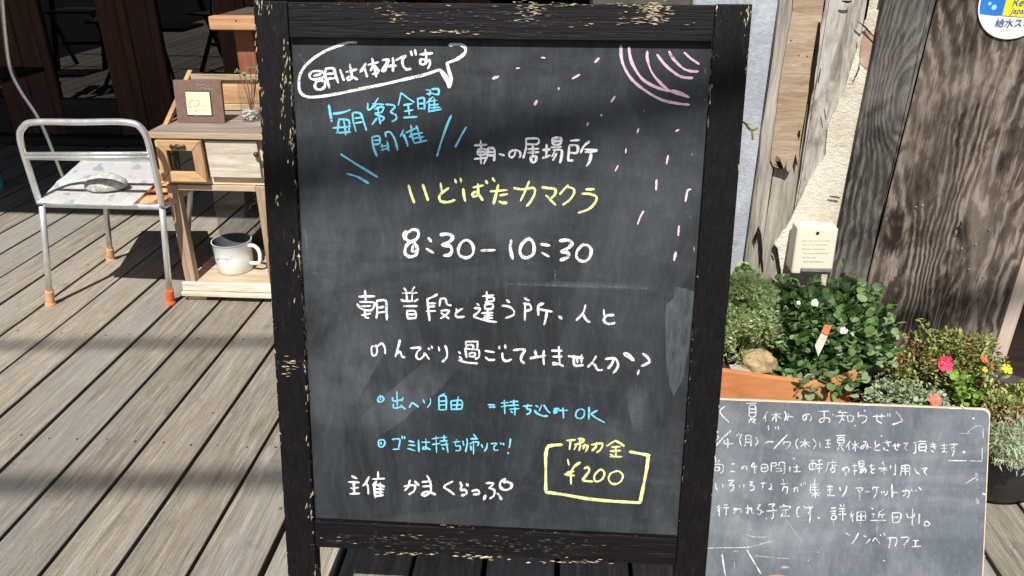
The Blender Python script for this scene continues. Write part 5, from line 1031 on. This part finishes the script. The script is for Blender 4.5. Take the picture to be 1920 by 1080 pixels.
# right drawer, whitewashed
d2=bpy.data.objects.new('drawer',None); link(d2,cb); d2['label']='right drawer with a whitewashed plain front'
cbx('front_board',-1.047,-.892,CY0-.006,CY0+.0095,.413,.524,WHITEW,.0015,parent=d2)
bm=B(); kx=onY(481,289,CY0-.012); lump(bm,(kx.x,CY0-.016,kx.z),(.008,.008,.008),2,.02); tube(bm,[Vector((kx.x,CY0-.012,kx.z)),Vector((kx.x,CY0-.0065,kx.z))],.003,8); obj('knob',bm,BRZ,d2,smooth=True)
# gallery on the top: tapering sides and a back board
for x_ in (-1.205,CX1+.002):
    bm=B(); prism(bm,[Vector((x_,CY0+.02,ZT+.0005)),Vector((x_,CY1,ZT+.0005)),Vector((x_,CY1,ZT+.118)),Vector((x_,CY1-.03,ZT+.118)),Vector((x_,CY0+.05,ZT+.03))],Vector((.012,0,0))); 
    if x_<-1: 
        bm.free(); bm=B(); prism(bm,[Vector((x_,CY0+.07,ZT+.0005)),Vector((x_,CY0+.095,ZT+.0005)),Vector((x_,CY1,ZT+.10)),Vector((x_,CY1,ZT+.125))],Vector((.014,0,0)))
    obj('gallery_side',bm,HONEYV,cb)
cbx('gallery_board',-1.19,CX1,CY1-.012,CY1,ZT+.022,ZT+.108,HONEY); cbx('gallery_rail',-1.19,CX1,CY1-.022,CY1-.0125,ZT+.098,ZT+.116,OLDW); cbx('gallery_rail',-1.19,CX1,CY1-.022,CY1-.0125,ZT+.003,ZT+.022,OLDW)

# plaque
YPQ=2.255
pa=onY(326,152,YPQ+.02); pb_=onY(414,235,YPQ)
pq=thing('picture_plaque','square brown plaque with a cream centre tile standing on the cabinet','plaque',((pa.x+pb_.x)/2,YPQ,ZT))
tq=lambda p: Vector((p.x,p.y+(p.z-ZT)*.14,p.z))
wq=pb_.x-pa.x+.004
px0=onY(326,192,YPQ).x; px1=onY(415,192,YPQ).x; pz1=onY(370,151,YPQ+.018).z
bm=B(); bx(bm,px0,px1,YPQ,YPQ+.012,ZT+.0005,pz1,.001,tq); obj('plaque_board',bm,plain('mauve_brown_board',(.20,.125,.105),.8,.2,var=.15,scale=60),pq)
tz1=onY(370,172,YPQ+.013).z; tz0=onY(370,215,YPQ+.005).z; tx0=onY(348,193,YPQ).x; tx1=onY(393,193,YPQ).x
bm=B(); bx(bm,tx0-.0025,tx1+.0025,YPQ-.002,YPQ-.0003,tz0-.0025,tz1+.0025,0,tq); obj('tile_border',bm,BRZ,pq)
bm=B(); bx(bm,tx0,tx1,YPQ-.004,YPQ-.0022,tz0,tz1,.0004,tq); obj('cream_tile',bm,plain('cream_tile',(.78,.76,.52),.4,.4,var=.08,scale=30),pq)
def mpP(x,y): 
    t_=.14; d=ray(x,y); yf=YPQ-.0045-ZT*t_; s=(yf+H*t_)/(d.y-d.z*t_); return C0+d*s
GRYI=plain('grey_ink',(.36,.36,.27),.8,bump=0)
chalk_strokes('drawing',"353,198 358,189 366,187 374,189 372,197 362,200; 360,199 352,201; 374,189 377,193; 383,197 386,198; 355,207 357,203; 364,205 366,209 371,206; 380,206 384,204; 386,207 387,209",(0,0),1,.75,mpP,GRYI,pq,None,Vector((0,-1,.1)),.05)
PLT=plain('pale_script',(.48,.38,.34),.8,bump=0)
def mpP2(x,y): return mpP(x,y)+Vector((0,.0036,0))
chalk_strokes('script_lettering',"367,156 371,161 374,157 378,161 382,158 386,162 392,161; 373,167 380,165 386,168 390,166 394,169 399,166; 363,219 372,218",(0,0),1,.9,mpP2,PLT,pq,None,Vector((0,-1,.1)),.1)

# glass jar with succulents
jc=onZ(468,228,ZT); JX,JY=jc.x,jc.y+.018; JR=.030
jr=thing('glass_jar','glass jar with white gravel and sprouting succulent cuttings on the cabinet','jar',(JX,JY,ZT))
bm=B(); lathe(bm,[(0,.001),(JR*.94,.001),(JR,.006),(JR,.09),(JR*.88,.1),(JR*.88,.108),(JR*.94,.110),(JR*.94,.118)],(JX,JY,ZT),36); obj('jar_wall',bm,CLEAR,jr,smooth=True)
bm=B()
for i in range(150):
    a=random.uniform(0,6.28); q=JR*.85*math.sqrt(random.random()); lump(bm,(JX+q*math.cos(a),JY+q*math.sin(a),ZT+.008+random.random()*.024),(.0042,.0042,.0036),1,.2,2,i)
obj('gravel',bm,plain('white_gravel',(.62,.60,.58),.8,var=.5,scale=200),jr,kind='stuff')
SUC=leafmat('succulent_leaf',(.22,.28,.12),(.42,.47,.22),(.60,.62,.38),.5,.2)
tips=[onY(446,134,JY),onY(468,130,JY-.01),onY(476,152,JY-.01),onY(474,188,JY-.02),onY(480,130,JY),onY(458,140,JY)]
pts=[];dr=[]
for tp in tips:
    p_,d_=shell_points(34,tuple(tp),(.009,.009,.007),-.6,.1,.2,tp.x*50); pts+=p_; dr+=d_
leaves('succulent_leaves',jr,SUC,'fat',pts,dr,rng.uniform(.006,.010,len(pts)))
bm=B()
for tp in tips: tube(bm,smoothpath([Vector((JX,JY,ZT+.03)),Vector((JX,JY,ZT+.03)).lerp(tp,.5)+Vector((.006,0,0)),tp],4),.0016,6)
obj('stem',bm,STEM_R,jr)
# enamel mug
mc=onZ(433,516,.062); MR=.062; MX=mc.x; MY=mc.y+MR*.86; MZ=.0615
mg=thing('enamel_mug','white enamel mug with faint lettering standing in the open cabinet compartment','mug',(MX,MY,MZ))
ENA=plain('white_enamel',(.86,.90,.89),.22,.5,var=.03,scale=6,bump=0)
MX-=.004
bm=B(); lathe(bm,[(0,0),(MR*.86,0),(MR*.92,.004),(MR*.96,.05),(MR*1.0,.098),(MR*1.03,.100),(MR*1.03,.103),(MR*.985,.1025)],(MX,MY,MZ),56); obj('mug_body',bm,ENA,mg,smooth=True)
bm=B(); lathe(bm,[(MR*.984,.1025),(MR*.95,.05),(MR*.9,.006),(0,.004)],(MX,MY,MZ),56); obj('mug_inside',bm,plain('dark_grey_mug_inside',(.12,.125,.135),.25,bump=0),mg,smooth=True)  # inside of the mug coloured darker than its outside
bm=B(); lathe(bm,[(MR*1.02,.1032),(MR*1.036,.1022),(MR*1.03,.0995)],(MX,MY,MZ),56); obj('rim',bm,plain('blue_grey_enamel_rim',(.16,.18,.34),.3,bump=0),mg,smooth=True)
bm=B(); hp=[Vector((MX+MR*.95,MY-.01,MZ+.088)),Vector((MX+MR*1.25,MY-.014,MZ+.090)),Vector((MX+MR*1.5,MY-.018,MZ+.078)),Vector((MX+MR*1.56,MY-.02,MZ+.055)),Vector((MX+MR*1.42,MY-.018,MZ+.032)),Vector((MX+MR*.93,MY-.012,MZ+.028))]
tube(bm,smoothpath(hp,6),.0062,10); obj('handle',bm,ENA,mg,smooth=True)
def mugmap(x,y):
    d=ray(x,y); o_=C0-Vector((MX,MY,0)); rr=MR*.985; a=d.x**2+d.y**2; b=2*(o_.x*d.x+o_.y*d.y); c=o_.x**2+o_.y**2-rr*rr; s=(-b-math.sqrt(max(0,b*b-4*a*c)))/(2*a); return C0+d*s
chalk_strokes('lettering',"398,482 401,483; 406,485 409,484 409,487 406,486; 412,484 414,487; 416,484 419,486; 421,484 421,487; 424,485 427,486 424,487; 429,485 431,486; 433,482 436,481",(0,0),1,1.0,mugmap,plain('grey_print',(.25,.27,.27),.6,bump=0),mg,None,Vector((0,-1,0)),.05)

# wooden table at the back, cut by the chalkboard
tb=thing('wooden_table','rustic wooden table with a thick rounded top behind the cabinet','table',(-.6,2.7,0))
TY=2.49; zt_=onY(430,31,TY).z; zb_=onY(430,57,TY).z; tx=onY(391,44,TY).x
bm=B(); bx(bm,tx,tx+.9,TY,TY+.045,zb_,zt_,.006,seg=3); obj('front_edge',bm,TABLEW,tb)
for k in range(3):
    bm=B(); bx(bm,tx+.004,tx+.9,TY+.047+k*.137,TY+.18+k*.137,zb_+.004,zt_-.002,.003); obj('top_plank',bm,TABLED,tb)
lx=onY(446,90,TY+.07).x; lx2=lx+.062
for a in (0,.72):
    bm=B(); bx(bm,lx+a,lx2+a,TY+.055,TY+.11,0,zb_-.001,.003); obj('leg',bm,LEGW,tb); bm=B(); bx(bm,lx+a,lx2+a,TY+.38,TY+.43,0,zb_-.001,.003); obj('leg',bm,LEGW,tb)
bm=B(); tube(bm,[onY(443,39,TY-.0005),onY(443,39,TY+.004)],.003,8); obj('bolt',bm,IRON,tb)
